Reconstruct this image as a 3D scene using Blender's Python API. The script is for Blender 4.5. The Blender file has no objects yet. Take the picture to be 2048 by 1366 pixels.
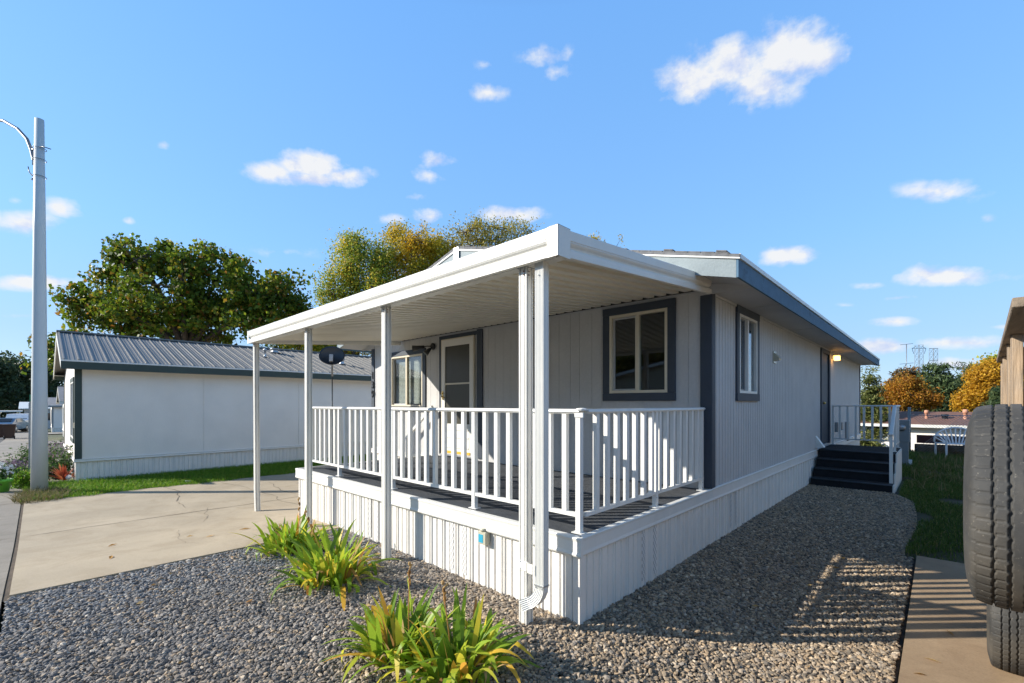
import bpy, math, random
import numpy as np
from mathutils import Vector, Matrix
random.seed(7)
R_ = math.radians
SC = bpy.context.scene
COL = SC.collection
# ------------------------------------------------------------------ camera frame (world: +Y runs along the long wall)
EYE = 1.6; FPX = 901.0; HOR = 808.0; CX = 1024.0
YAW = R_(43.5)
FW = np.array([-math.sin(YAW), math.cos(YAW)]); RT = np.array([math.cos(YAW), math.sin(YAW)])
def at(px, py, d):
    """world point seen at photo pixel (px,py) at depth d (survey helper)"""
    p = FW*d + RT*((px-CX)/FPX*d)
    return np.array([p[0], p[1], EYE + (HOR-py)/FPX*d])
def sstep(t):
    t = np.clip(t, 0, 1); return t*t*(3-2*t)
def gz(x, y):
    x = np.asarray(x, float); y = np.asarray(y, float)
    z = -.17*sstep((-4.9-x)/3.9)
    z = z - .095*sstep((x+1.8)/1.0)*(1-sstep((y-5.8)/4.2))
    z = z + np.where(x < -14, .02*(x+14), 0)
    z = z - 2.7*sstep((y-20.3)/5.5)*sstep((x+11)/3)
    return np.where(x < -130, z-(.02*(x+130)), z)
def gzf(x, y): return float(gz(x, y))
# ------------------------------------------------------------------ materials
MATS = {}
def _n(nt, t, **k):
    n = nt.nodes.new(t)
    for a, b in k.items(): setattr(n, a, b)
    return n
def newmat(name):
    m = bpy.data.materials.new(name); m.use_nodes = True
    nt = m.node_tree; nt.nodes.clear()
    out = _n(nt, 'ShaderNodeOutputMaterial')
    MATS[name] = m
    return m, nt, out
def noise(nt, co, scale, detail=4, rough=.55, dist=0):
    n = _n(nt, 'ShaderNodeTexNoise'); n.inputs['Scale'].default_value = scale
    n.inputs['Detail'].default_value = detail; n.inputs['Roughness'].default_value = rough
    n.inputs['Distortion'].default_value = dist
    nt.links.new(co, n.inputs['Vector']); return n.outputs['Fac']
def ramp(nt, fac, stops, interp='LINEAR'):
    r = _n(nt, 'ShaderNodeValToRGB'); r.color_ramp.interpolation = interp
    e = r.color_ramp.elements
    while len(e) < len(stops): e.new(.5)
    for i, (p, c) in enumerate(stops):
        e[i].position = p; e[i].color = (*c, 1) if len(c) == 3 else c
    nt.links.new(fac, r.inputs['Fac']); return r.outputs['Color']
def mixc(nt, fac, a, b, mode='MIX'):
    m = _n(nt, 'ShaderNodeMix', data_type='RGBA', blend_type=mode)
    for s, v in ((m.inputs[0], fac), (m.inputs[6], a), (m.inputs[7], b)):
        if isinstance(v, bpy.types.NodeSocket): nt.links.new(v, s)
        elif isinstance(v, (int, float)): s.default_value = v
        else: s.default_value = (*v, 1)
    return m.outputs[2]
def mapr(nt, v, a, b, c=0, d=1):
    m = _n(nt, 'ShaderNodeMapRange'); nt.links.new(v, m.inputs[0])
    for i, x in enumerate((a, b, c, d)): m.inputs[i+1].default_value = x
    return m.outputs[0]
def M(name, col, rough=.6, var=.12, vs=3, spots=0, spotcol=(.1, .09, .08), ss=2, bump=0, bs=40, bstretch=None, metal=0, spec=.5,
      stretch=None, fine=.06, fs=60):
    m, nt, out = newmat(name)
    b = _n(nt, 'ShaderNodeBsdfPrincipled')
    nt.links.new(b.outputs[0], out.inputs[0])
    tc = _n(nt, 'ShaderNodeTexCoord'); co = tc.outputs['Object']
    if stretch:
        mp = _n(nt, 'ShaderNodeMapping'); mp.inputs['Scale'].default_value = stretch
        nt.links.new(co, mp.inputs[0]); cs = mp.outputs[0]
    else: cs = co
    c = np.array(col)
    lo = tuple(np.clip(c*(1-var), 0, 1)); hi = tuple(np.clip(c*(1+var), 0, 1))
    v = ramp(nt, noise(nt, cs, vs), [(.3, lo), (.7, hi)])
    if fine:
        f = noise(nt, cs, fs, 3)
        v = mixc(nt, 1.0, v, ramp(nt, f, [(.3, (1-fine,)*3), (.7, (1, 1, 1))]), 'MULTIPLY')
    if spots:
        s = mapr(nt, noise(nt, cs, ss, 8, .65), .55, .72, 0, spots)
        v = mixc(nt, s, v, spotcol)
    nt.links.new(v, b.inputs['Base Color'])
    b.inputs['Roughness'].default_value = rough; b.inputs['Metallic'].default_value = metal
    b.inputs['Specular IOR Level'].default_value = spec
    if bump:
        if bstretch:
            mp = _n(nt, 'ShaderNodeMapping'); mp.inputs['Scale'].default_value = bstretch
            nt.links.new(co, mp.inputs[0]); cb = mp.outputs[0]
        else: cb = co
        bp = _n(nt, 'ShaderNodeBump'); bp.inputs['Strength'].default_value = bump; bp.inputs['Distance'].default_value = .01
        nt.links.new(noise(nt, cb, bs, 6, .6), bp.inputs['Height']); nt.links.new(bp.outputs[0], b.inputs['Normal'])
    return m
M('siding', (.55, .54, .525), .7, .05, 2, bump=.5, bs=10, bstretch=(9, 9, .9), fine=.08, fs=30, spots=.25, spotcol=(.3, .3, .31), ss=1.3)
M('siding_white', (.85, .79, .71), .7, .04, 1.5, bump=.35, bs=10, bstretch=(9, 9, .9), fine=.04, spots=.12, spotcol=(.55, .54, .52), ss=.9)
M('slate_trim', (.042, .055, .076), .6, .1, 4, bump=.3, bs=12, bstretch=(6, 6, 1), fine=.1)
M('blue_fascia', (.11, .195, .28), .75, .12, 5, bump=.4, bs=45, spec=.15, spots=.75, spotcol=(.05, .07, .09), ss=5, fine=.1)
M('grey_fascia', (.25, .295, .31), .6, .08, 5, bump=.35, bs=45, spec=.3, spots=.2, spotcol=(.2, .23, .25), ss=5, fine=.1)
M('white_alu', (.735, .72, .67), .38, .04, 4, fine=.03, spots=.14, spotcol=(.5, .46, .38), ss=3)
M('white_rail', (.75, .74, .70), .38, .04, 6, fine=.03, spots=.15, spotcol=(.5, .47, .42), ss=6)
M('cream_pan', (.78, .745, .65), .4, .06, 1.2, spots=.35, spotcol=(.45, .40, .30), ss=1.1, stretch=(1.5, .4, 1), fine=.03)
M('vinyl', (.79, .755, .695), .5, .04, 3, bump=.25, bs=12, bstretch=(8, 8, .8), spots=.18, spotcol=(.55, .5, .42), ss=2, fine=.04)
M('soffit', (.50, .50, .50), .7, .06, 2, spots=.2, spotcol=(.3, .28, .25), ss=1.5)
M('white_trim', (.74, .72, .66), .4, .03, 5, fine=.03)
M('cream_trim', (.66, .59, .45), .4, .05, 5, fine=.03)
M('shingle', (.16, .16, .165), .9, .3, 14, bump=.6, bs=60)
M('carpet', (.075, .083, .095), .95, .22, 9, bump=1, bs=260, fine=.4, fs=220)
M('step_carpet', (.012, .014, .018), .95, .25, 9, bump=.8, bs=240, fine=.3, fs=200)
M('step_nose', (.045, .06, .075), .7, .2, 9)
M('tan_siding', (.50, .42, .30), .7, .05)
M('dark', (.012, .012, .013), .6, .1)
M('black_metal', (.02, .02, .021), .35, .1, metal=0)
M('grey_metal', (.30, .31, .32), .4, .1, metal=.6)
M('steel', (.45, .46, .47), .42, .12, 3, metal=.75, spots=.3, spotcol=(.25, .22, .18))
M('roof_metal', (.21, .20, .185), .5, .06, 1.2, metal=0, spots=.25, spotcol=(.2, .19, .18), ss=.8)
M('green_trim', (.035, .058, .048), .55, .1, 2)
M('brass', (.65, .45, .16), .28, .1, metal=1)
M('yellow', (.75, .42, .04), .5, .08)
M('rust', (.16, .06, .025), .9, .3, 30)
M('pole_paint', (.64, .67, .66), .45, .04, 1.2, spots=.25, spotcol=(.38, .40, .40), ss=1.5, stretch=(1, 1, .15))
M('bark', (.09, .068, .05), .95, .3, 6, bump=1, bs=14, bstretch=(2, 2, .5))
M('wood', (.33, .245, .165), .8, .3, 2.5, stretch=(12, 12, 1.2), bump=.5, bs=10, bstretch=(10, 10, 1), spots=.35, spotcol=(.2, .13, .08), ss=3)
M('wood_grey', (.22, .17, .12), .85, .3, 2.5, stretch=(12, 1.2, 12), bump=.5, bs=10, bstretch=(10, 1, 10))
M('soil', (.09, .068, .048), 1, .3, 5, bump=1, bs=35)
M('lawn_ground', (.065, .058, .028), 1, .35, 3, bump=1, bs=35, spots=.5, spotcol=(.11, .085, .045), ss=1.2)
M('terrain', (.075, .085, .035), 1, .35, .3, spots=.5, spotcol=(.13, .11, .06), ss=.15)
M('asphalt', (.075, .075, .078), .9, .2, 3, bump=.6, bs=120, fine=.3, fs=150)
M('gravel_base', (.05, .045, .04), 1, .3, 30, bump=1, bs=60)
M('crack', (.17, .135, .095), 1, .3, 30)
M('stone_white', (.6, .58, .52), .8, .15, 20)
M('plastic_white', (.78, .80, .82), .35, .04)
M('plastic_green', (.16, .50, .05), .4, .08)
M('plastic_brown', (.065, .032, .02), .5, .1)
M('plastic_blue', (.04, .25, .65), .4, .08)
M('box_grey', (.22, .25, .26), .45, .1, 4, spots=.2)
M('red_wood', (.11, .035, .03), .8, .3, 6)
M('log_wood', (.14, .085, .05), .9, .3, 6)
M('roof_brown', (.17, .085, .06), .85, .15, 8)
M('roof_grey', (.22, .22, .23), .85, .15, 3)
M('terracotta', (.55, .27, .17), .7, .1)
M('car_white', (.75, .76, .78), .22, .02)
M('car_blue', (.10, .17, .26), .22, .04)
M('car_glass', (.02, .025, .03), .08, .1)
M('tail_red', (.5, .02, .03), .25, .05)
M('rubber', (.02, .02, .02), .7, .1)
M('blind', (.62, .60, .55), .5, .05)
M('curtain', (.42, .40, .35), .8, .1)
M('sensor_case', (.50, .47, .36), .25, .1)
M('sensor_label', (.04, .36, .52), .4, .15, 90)
M('sign_green', (.02, .22, .12), .4, .05)
M('room', (.05, .045, .04), .8, .2)
# concrete
def concrete(name, base, stain, joints=False):
    m, nt, out = newmat(name)
    b = _n(nt, 'ShaderNodeBsdfPrincipled'); nt.links.new(b.outputs[0], out.inputs[0])
    co = _n(nt, 'ShaderNodeTexCoord').outputs['Object']
    base = np.array(base)
    v = ramp(nt, noise(nt, co, .7, 6, .6), [(.3, tuple(base*.80)), (.7, tuple(base*1.10))])
    v = mixc(nt, mapr(nt, noise(nt, co, 1.9, 9, .7, .6), .47, .68, 0, .7), v, stain)
    v = mixc(nt, 1, v, ramp(nt, noise(nt, co, 90, 4, .7), [(.25, (.78,)*3), (.6, (1, 1, 1))]), 'MULTIPLY')
    v = mixc(nt, mapr(nt, noise(nt, co, 14, 8, .75), .66, .72, 0, .45), v, (.12, .09, .065))
    nt.links.new(v, b.inputs['Base Color']); b.inputs['Roughness'].default_value = .88
    bp = _n(nt, 'ShaderNodeBump'); bp.inputs['Strength'].default_value = .35; bp.inputs['Distance'].default_value = .006
    nt.links.new(noise(nt, co, 140, 5, .7), bp.inputs['Height']); nt.links.new(bp.outputs[0], b.inputs['Normal'])
concrete('concrete', (.47, .385, .27), (.34, .265, .17))
concrete('concrete_grey', (.29, .255, .21), (.19, .165, .13))
concrete('concrete_tan', (.39, .275, .165), (.25, .165, .095))
# per-piece coloured materials
def island(name, stops, rough=.8, translucent=0, attr_mix=None, spec=.3, vary=None):
    m, nt, out = newmat(name)
    g = _n(nt, 'ShaderNodeNewGeometry')
    c = ramp(nt, g.outputs['Random Per Island'], stops)
    if attr_mix:
        ps = _n(nt, 'ShaderNodeSeparateXYZ'); nt.links.new(g.outputs['Position'], ps.inputs[0])
        nz = noise(nt, g.outputs['Position'], .8, 3)
        add = _n(nt, 'ShaderNodeMath', operation='ADD'); nt.links.new(ps.outputs[0], add.inputs[0])
        ml = _n(nt, 'ShaderNodeMath', operation='MULTIPLY'); ml.inputs[1].default_value = 3; nt.links.new(nz, ml.inputs[0])
        nt.links.new(ml.outputs[0], add.inputs[1])
        c2 = ramp(nt, g.outputs['Random Per Island'], attr_mix[2])
        c = mixc(nt, mapr(nt, add.outputs[0], attr_mix[0], attr_mix[1]), c, c2)
    if vary:
        c = mixc(nt, 1, c, ramp(nt, noise(nt, g.outputs['Position'], vary[0], 3), [(.3, vary[1]), (.7, vary[2])]), 'MULTIPLY')
    b = _n(nt, 'ShaderNodeBsdfPrincipled'); nt.links.new(c, b.inputs['Base Color'])
    b.inputs['Roughness'].default_value = rough; b.inputs['Specular IOR Level'].default_value = spec
    if translucent:
        t = _n(nt, 'ShaderNodeBsdfTranslucent'); nt.links.new(c, t.inputs[0])
        mx = _n(nt, 'ShaderNodeMixShader'); mx.inputs[0].default_value = translucent
        nt.links.new(b.outputs[0], mx.inputs[1]); nt.links.new(t.outputs[0], mx.inputs[2]); nt.links.new(mx.outputs[0], out.inputs[0])
    else: nt.links.new(b.outputs[0], out.inputs[0])
    return m
island('stones', [(0, (0.097, 0.097, 0.100)), (.25, (0.163, 0.166, 0.174)), (.5, (0.232, 0.235, 0.236)), (.72, (0.315, 0.307, 0.292)), (.85, (0.300, 0.212, 0.139)), (.94, (0.424, 0.335, 0.240)), (1, (0.600, 0.546, 0.466))], .85,
       attr_mix=(-3.6, -.2, [(0, (0.112, 0.095, 0.076)), (.2, (0.191, 0.159, 0.123)), (.4, (0.281, 0.211, 0.138)), (.6, (0.371, 0.270, 0.171)), (.78, (0.304, 0.264, 0.218)), (.9, (0.450, 0.338, 0.218)), (1, (0.584, 0.475, 0.343))]))
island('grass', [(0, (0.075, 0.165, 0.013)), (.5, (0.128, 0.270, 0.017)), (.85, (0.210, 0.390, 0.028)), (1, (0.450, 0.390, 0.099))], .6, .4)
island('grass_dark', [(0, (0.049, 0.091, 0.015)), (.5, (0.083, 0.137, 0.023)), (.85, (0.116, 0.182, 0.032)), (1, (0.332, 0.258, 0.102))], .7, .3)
island('straw', [(0, (.10, .10, .03)), (.5, (.20, .17, .07)), (1, (.34, .27, .14))], .8, .3)
island('iris', [(0, (0.112, 0.208, 0.022)), (.35, (0.224, 0.374, 0.028)), (.62, (0.384, 0.527, 0.044)), (.83, (0.673, 0.637, 0.066)), (.94, (0.850, 0.624, 0.055)), (1, (0.850, 0.360, 0.077))], .45, .5, spec=.4)
island('dry_leaf', [(0, (.30, .15, .05)), (.5, (.55, .30, .08)), (1, (.62, .45, .22))], .8, .4)
island('leaf_catalpa', [(0, (0.066, 0.115, 0.014)), (.45, (0.142, 0.223, 0.020)), (.75, (0.247, 0.302, 0.026)), (.9, (0.343, 0.266, 0.029)), (1, (0.361, 0.151, 0.029))], .5, .45, vary=(.5, (.55, .6, .6), (1.15, 1.1, 1)))
island('leaf_elm_green', [(0, (0.162, 0.243, 0.033)), (.5, (0.324, 0.405, 0.050)), (.8, (0.547, 0.506, 0.066)), (1, (0.810, 0.527, 0.066))], .55, .45, vary=(.4, (.7, .8, .8), (1.3, 1.15, 1)))
island('leaf_elm_gold', [(0, (0.320, 0.284, 0.030)), (.4, (0.600, 0.437, 0.038)), (.75, (0.782, 0.546, 0.045)), (1, (0.782, 0.437, 0.030))], .55, .45, vary=(.4, (.6, .85, .8), (1.2, 1.05, 1)))
island('leaf_olive', [(0, (0.203, 0.195, 0.050)), (.5, (0.385, 0.351, 0.066)), (1, (0.668, 0.488, 0.083))], .55, .4)
island('leaf_dark', [(0, (0.030, 0.054, 0.024)), (.6, (0.060, 0.090, 0.036)), (1, (0.108, 0.120, 0.048))], .6, .3)
island('leaf_golden', [(0, (.36, .19, .02)), (.5, (.58, .31, .02)), (1, (.72, .44, .04))], .55, .45)
island('leaf_orange', [(0, (.24, .10, .02)), (.5, (.48, .20, .02)), (.85, (.58, .31, .03)), (1, (.22, .20, .04))], .55, .45)
island('needle_spruce', [(0, (0.065, 0.085, 0.026)), (.5, (0.130, 0.156, 0.039)), (1, (0.260, 0.247, 0.065))], .6, .25)
island('needle_pine', [(0, (0.036, 0.066, 0.030)), (.6, (0.072, 0.114, 0.042)), (1, (0.132, 0.168, 0.060))], .6, .25)
island('needle_brown', [(0, (.05, .06, .02)), (.5, (.16, .10, .035)), (1, (.28, .14, .05))], .6, .25)
island('leaf_bush', [(0, (.16, .14, .02)), (.5, (.42, .29, .04)), (1, (.55, .36, .05))], .55, .35)
island('leaf_bed', [(0, (.03, .08, .02)), (.6, (.06, .13, .03)), (.9, (.13, .20, .05)), (1, (.30, .12, .22))], .55, .35)
island('leaf_red', [(0, (.28, .05, .03)), (.6, (.45, .11, .05)), (1, (.55, .22, .09))], .55, .35)
island('flower_purple', [(0, (.12, .08, .12)), (1, (.28, .22, .30))], .7, .3)
# glass / lamp
m, nt, out = newmat('glass')
tr = _n(nt, 'ShaderNodeBsdfTransparent'); tr.inputs[0].default_value = (.82, .85, .84, 1)
gl = _n(nt, 'ShaderNodeBsdfGlossy'); gl.inputs['Roughness'].default_value = .015; gl.inputs[0].default_value = (.9, .93, 1, 1)
fr = _n(nt, 'ShaderNodeLayerWeight'); fr.inputs[0].default_value = .5
pw5 = _n(nt, 'ShaderNodeMath', operation='POWER'); nt.links.new(fr.outputs['Facing'], pw5.inputs[0]); pw5.inputs[1].default_value = 4.0
mx = _n(nt, 'ShaderNodeMixShader')
mp_ = mapr(nt, pw5.outputs[0], 0, 1, .06, 1); nt.links.new(mp_, mx.inputs[0])
nt.links.new(tr.outputs[0], mx.inputs[1]); nt.links.new(gl.outputs[0], mx.inputs[2]); nt.links.new(mx.outputs[0], out.inputs[0])
m, nt, out = newmat('lamp_glow')
e = _n(nt, 'ShaderNodeEmission'); e.inputs[0].default_value = (1, .48, .10, 1); e.inputs[1].default_value = 5
nt.links.new(e.outputs[0], out.inputs[0])
# screen mesh door glass (dirty, olive)
M('screen_glass', (.06, .057, .042), .35, .1, 3, spots=.35, spotcol=(.13, .12, .10), ss=2.5, spec=.3)
# tyre rubber
m, nt, out = newmat('tyre_rubber')
b = _n(nt, 'ShaderNodeBsdfPrincipled'); nt.links.new(b.outputs[0], out.inputs[0])
co = _n(nt, 'ShaderNodeTexCoord').outputs['Object']
v = ramp(nt, noise(nt, co, 6, 6), [(.3, (.026, .026, .025)), (.7, (.055, .053, .049))])
v = mixc(nt, mapr(nt, noise(nt, co, 70, 6, .75), .60, .68, 0, .75), v, (.22, .20, .165))
v = mixc(nt, mapr(nt, noise(nt, co, 2.5, 5), .52, .7, 0, .45), v, (.15, .125, .09))
nt.links.new(v, b.inputs['Base Color']); b.inputs['Roughness'].default_value = .72
bp = _n(nt, 'ShaderNodeBump'); bp.inputs['Strength'].default_value = .3; bp.inputs['Distance'].default_value = .003
nt.links.new(noise(nt, co, 160, 5, .7), bp.inputs['Height']); nt.links.new(bp.outputs[0], b.inputs['Normal'])
# perforated vinyl vent strip
m, nt, out = newmat('vent_perf')
b = _n(nt, 'ShaderNodeBsdfPrincipled'); nt.links.new(b.outputs[0], out.inputs[0])
co = _n(nt, 'ShaderNodeTexCoord').outputs['Object']
mp = _n(nt, 'ShaderNodeMapping'); mp.inputs['Scale'].default_value = (60, 60, 34); mp.inputs['Rotation'].default_value = (0, 0, 0)
nt.links.new(co, mp.inputs[0])
ck = _n(nt, 'ShaderNodeTexChecker'); ck.inputs['Scale'].default_value = 1
ck.inputs[1].default_value = (.80, .79, .765, 1); ck.inputs[2].default_value = (.42, .41, .39, 1)
nt.links.new(mp.outputs[0], ck.inputs[0]); nt.links.new(ck.outputs[0], b.inputs['Base Color'])
# ------------------------------------------------------------------ mesh builder
class MB:
    def __init__(s): s.v = []; s.f = []; s.sm = []
    def add(s, vs, fs, smooth=False):
        o = len(s.v); s.v += [tuple(map(float, p)) for p in vs]
        for f in fs: s.f.append(tuple(i+o for i in f)); s.sm.append(smooth)
        return s
    def box(s, x0, x1, y0, y1, z0, z1):
        x0, x1 = sorted((x0, x1)); y0, y1 = sorted((y0, y1)); z0, z1 = sorted((z0, z1))
        return s.add([(x0, y0, z0), (x1, y0, z0), (x1, y1, z0), (x0, y1, z0), (x0, y0, z1), (x1, y0, z1), (x1, y1, z1), (x0, y1, z1)],
                     [(3, 2, 1, 0), (4, 5, 6, 7), (0, 1, 5, 4), (1, 2, 6, 5), (2, 3, 7, 6), (3, 0, 4, 7)])
    def bar(s, a, b, w, h, up=(0, 0, 1)):
        a = Vector(a); b = Vector(b); d = (b-a).normalized(); u = Vector(up)
        r = d.cross(u)
        if r.length < 1e-4: r = d.cross(Vector((1, 0, 0)))
        r.normalize(); u = r.cross(d).normalized()
        vs = []
        for p in (a, b):
            for i, j in ((-1, -1), (1, -1), (1, 1), (-1, 1)): vs.append(p + r*(i*w/2) + u*(j*h/2))
        return s.add(vs, [(0, 1, 2, 3), (7, 6, 5, 4), (0, 4, 5, 1), (1, 5, 6, 2), (2, 6, 7, 3), (3, 7, 4, 0)])
    def tube(s, pts, rad, n=8, cap=True):
        pts = [Vector(p) for p in pts]
        if not hasattr(rad, '__len__'): rad = [rad]*len(pts)
        vs = []; prev = None
        for i, p in enumerate(pts):
            d = (pts[min(i+1, len(pts)-1)] - pts[max(i-1, 0)])
            if d.length < 1e-9: d = Vector((0, 0, 1))
            d.normalize()
            if prev is None:
                r = d.cross(Vector((0, 0, 1)))
                if r.length < .05: r = d.cross(Vector((1, 0, 0)))
            else: r = prev - d*prev.dot(d)
            r.normalize(); prev = r; u = d.cross(r)
            for k in range(n):
                a = 2*math.pi*k/n; vs.append(p + (r*math.cos(a)+u*math.sin(a))*rad[i])
        fs = []
        for i in range(len(pts)-1):
            for k in range(n): k2 = (k+1) % n; fs.append((i*n+k, i*n+k2, (i+1)*n+k2, (i+1)*n+k))
        s.add(vs, fs, True)
        if cap:
            o = len(s.v)-len(vs)
            s.f.append(tuple(o+k for k in range(n))[::-1]); s.sm.append(False)
            s.f.append(tuple(o+(len(pts)-1)*n+k for k in range(n))); s.sm.append(False)
        return s
    def loft(s, rings, closed=True, cap=True, smooth=False):
        n = len(rings[0]); vs = [p for r in rings for p in r]; fs = []
        for i in range(len(rings)-1):
            for k in range(n if closed else n-1):
                k2 = (k+1) % n; fs.append((i*n+k, i*n+k2, (i+1)*n+k2, (i+1)*n+k))
        if cap and closed: fs += [tuple(range(n))[::-1], tuple((len(rings)-1)*n+k for k in range(n))]
        return s.add(vs, fs, smooth)
    def lathe(s, prof, c, axis=(0, 0, 1), n=20, smooth=True):
        ax = Vector(axis).normalized(); r = ax.cross(Vector((1, 0, 0)))
        if r.length < .1: r = ax.cross(Vector((0, 1, 0)))
        r.normalize(); u = ax.cross(r); c = Vector(c); rings = []
        for rad, h in prof:
            rings.append([c + ax*h + (r*math.cos(2*math.pi*k/n)+u*math.sin(2*math.pi*k/n))*rad for k in range(n)])
        return s.loft(rings, smooth=smooth)
    def sphere(s, c, r, n=10, sc=(1, 1, 1)):
        prof = [(max(1e-4, math.sin(math.pi*i/n)), -math.cos(math.pi*i/n)) for i in range(n+1)]
        o = len(s.v); s.lathe(prof, (0, 0, 0), n=2*n)
        for i in range(o, len(s.v)):
            p = s.v[i]; s.v[i] = (c[0]+p[0]*r*sc[0], c[1]+p[1]*r*sc[1], c[2]+p[2]*r*sc[2])
        return s
    def poly(s, pts, thick_vec=None):
        n = len(pts)
        if thick_vec is None: return s.add(pts, [tuple(range(n))])
        t = Vector(thick_vec); q = [Vector(p)+t for p in pts]
        return s.add(list(map(Vector, pts))+q, [tuple(range(n))[::-1], tuple(range(n, 2*n))] + [(i, (i+1) % n, n+(i+1) % n, n+i) for i in range(n)])
def rootloc(o):
    while o.parent: o = o.parent
    return np.array(o.location)
def link(name, mb, mat, parent=None, bevel=0, label=None):
    v = np.array(mb.v, float)
    if parent is not None: v = v - rootloc(parent)
    me = bpy.data.meshes.new(name); me.from_pydata(v.tolist(), [], mb.f); me.update()
    me.polygons.foreach_set('use_smooth', mb.sm)
    ms = mat if isinstance(mat, (list, tuple)) else [mat]
    for q in ms: me.materials.append(MATS[q])
    o = bpy.data.objects.new(name, me); COL.objects.link(o)
    if parent is not None: o.parent = parent
    if bevel:
        b = o.modifiers.new('b', 'BEVEL'); b.width = bevel; b.segments = 1; b.limit_method = 'ANGLE'; b.angle_limit = R_(50)
    if label: o['label'] = label
    return o
def link_split(name, mb, mat, parent=None, bevel=0):
    par = list(range(len(mb.v)))
    def find(i):
        while par[i] != i: par[i] = par[par[i]]; i = par[i]
        return i
    for f in mb.f:
        for k in f[1:]: par[find(k)] = find(f[0])
    groups = {}
    for f, sm in zip(mb.f, mb.sm): groups.setdefault(find(f[0]), []).append((f, sm))
    for g_ in groups.values():
        m2 = MB(); ids = sorted({i for f, _ in g_ for i in f}); mp = {i: k for k, i in enumerate(ids)}
        m2.v = [mb.v[i] for i in ids]; m2.f = [tuple(mp[i] for i in f) for f, _ in g_]; m2.sm = [q for _, q in g_]
        link(name, m2, mat, parent, bevel)
def link_np(name, V, k, mat, parent=None, matidx=None, smooth=False):
    """V: (N,k,3) polygons with own vertices"""
    N = V.shape[0]
    if parent is not None: V = V - rootloc(parent)
    me = bpy.data.meshes.new(name)
    me.vertices.add(N*k); me.vertices.foreach_set('co', V.reshape(-1).astype(np.float32))
    me.loops.add(N*k); me.loops.foreach_set('vertex_index', np.arange(N*k, dtype=np.int32))
    me.polygons.add(N); me.polygons.foreach_set('loop_start', np.arange(0, N*k, k, dtype=np.int32))
    me.update(calc_edges=True); me.materials.append(MATS[mat])
    o = bpy.data.objects.new(name, me); COL.objects.link(o)
    if parent is not None: o.parent = parent
    return o
def link_idx(name, V, F, mat, parent=None, smooth=False):
    """V (n,3), F (m,k) index faces"""
    if parent is not None: V = V - rootloc(parent)
    m_, k = F.shape; me = bpy.data.meshes.new(name)
    me.vertices.add(len(V)); me.vertices.foreach_set('co', V.reshape(-1).astype(np.float32))
    me.loops.add(m_*k); me.loops.foreach_set('vertex_index', F.reshape(-1).astype(np.int32))
    me.polygons.add(m_); me.polygons.foreach_set('loop_start', np.arange(0, m_*k, k, dtype=np.int32))
    me.polygons.foreach_set('use_smooth', np.full(m_, smooth)); me.update(calc_edges=True)
    for q in (mat if isinstance(mat, (list, tuple)) else [mat]): me.materials.append(MATS[q])
    o = bpy.data.objects.new(name, me); COL.objects.link(o)
    if parent is not None: o.parent = parent
    return o
def tag(o, label=None, cat=None, group=None, kind=None):
    for k, v in (('label', label), ('category', cat), ('group', group), ('kind', kind)):
        if v: o[k] = v
    return o
def thing(name, label, cat, loc, group=None):
    o = bpy.data.objects.new(name, None); COL.objects.link(o); o.location = loc; o.empty_display_size = .2
    return tag(o, label, cat, group)
# ------------------------------------------------------------------ ground
def grid_sheet(name, xs, ys, dz, mat, side=0, kind='structure', parent=None, bump=0):
    X, Y = np.meshgrid(xs, ys, indexing='ij'); Z = gz(X, Y)+dz
    if bump: Z = Z + bump*(np.sin(X*2.3+1.1*np.sin(Y*1.7))*np.cos(Y*2.9+.6*X))
    nx, ny = X.shape; V = np.stack([X, Y, Z], -1).reshape(-1, 3)
    idx = np.arange(nx*ny).reshape(nx, ny)
    F = np.stack([idx[:-1, :-1], idx[1:, :-1], idx[1:, 1:], idx[:-1, 1:]], -1).reshape(-1, 4)
    if side:
        per = list(idx[:, 0])+list(idx[-1, 1:])+list(idx[-2::-1, -1])+list(idx[0, -2:0:-1])
        low = V[per].copy(); low[:, 2] -= side; o = len(V); V = np.vstack([V, low]); n = len(per)
        F = np.vstack([F, np.array([[per[(i+1) % n], per[i], o+i, o+(i+1) % n] for i in range(n)])])
    ob = link_idx(name, V, F, mat, parent)
    if kind: ob['kind'] = kind
    return ob
def rng_lin(a, b, st): return np.linspace(a, b, max(2, int(round(abs(b-a)/st))+1))
t = np.linspace(-1, 1, 221); sp = np.sinh(t*5.2)/math.sinh(5.2)
grid_sheet('ground', sp*520-5, sp*520+8, -.07, 'terrain')
grid_sheet('driveway', rng_lin(-11.9, -5.62, .2), rng_lin(-.16, 13, .3), .022, 'concrete', side=.12)
grid_sheet('sidewalk', rng_lin(-130, 9, .4), rng_lin(-1.5, -.2, .4), .012, 'concrete_grey', side=.1)
grid_sheet('road', rng_lin(-140, 60, 1), rng_lin(-9, -1.52, .7), -.05, 'asphalt')
grid_sheet('parking_slab', rng_lin(-.18, 3.4, .3), rng_lin(-.16, 6.6, .3), .035, 'concrete_tan', side=.12)
grid_sheet('gravel_bed', rng_lin(-5.60, -.19, .1), rng_lin(-.18, 10.9, .1), -.018, 'gravel_base', bump=.004)
grid_sheet('lawn_soil', rng_lin(-.45, 14, .3), rng_lin(6.62, 20.2, .3), -.012, 'lawn_ground')
grid_sheet('lawn_soil', rng_lin(-1.85, -.46, .2), rng_lin(12.9, 20.2, .3), -.012, 'lawn_ground')
grid_sheet('verge_soil', rng_lin(-14.3, -11.92, .3), rng_lin(-.15, 16, .3), .0, 'lawn_ground')
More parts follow.
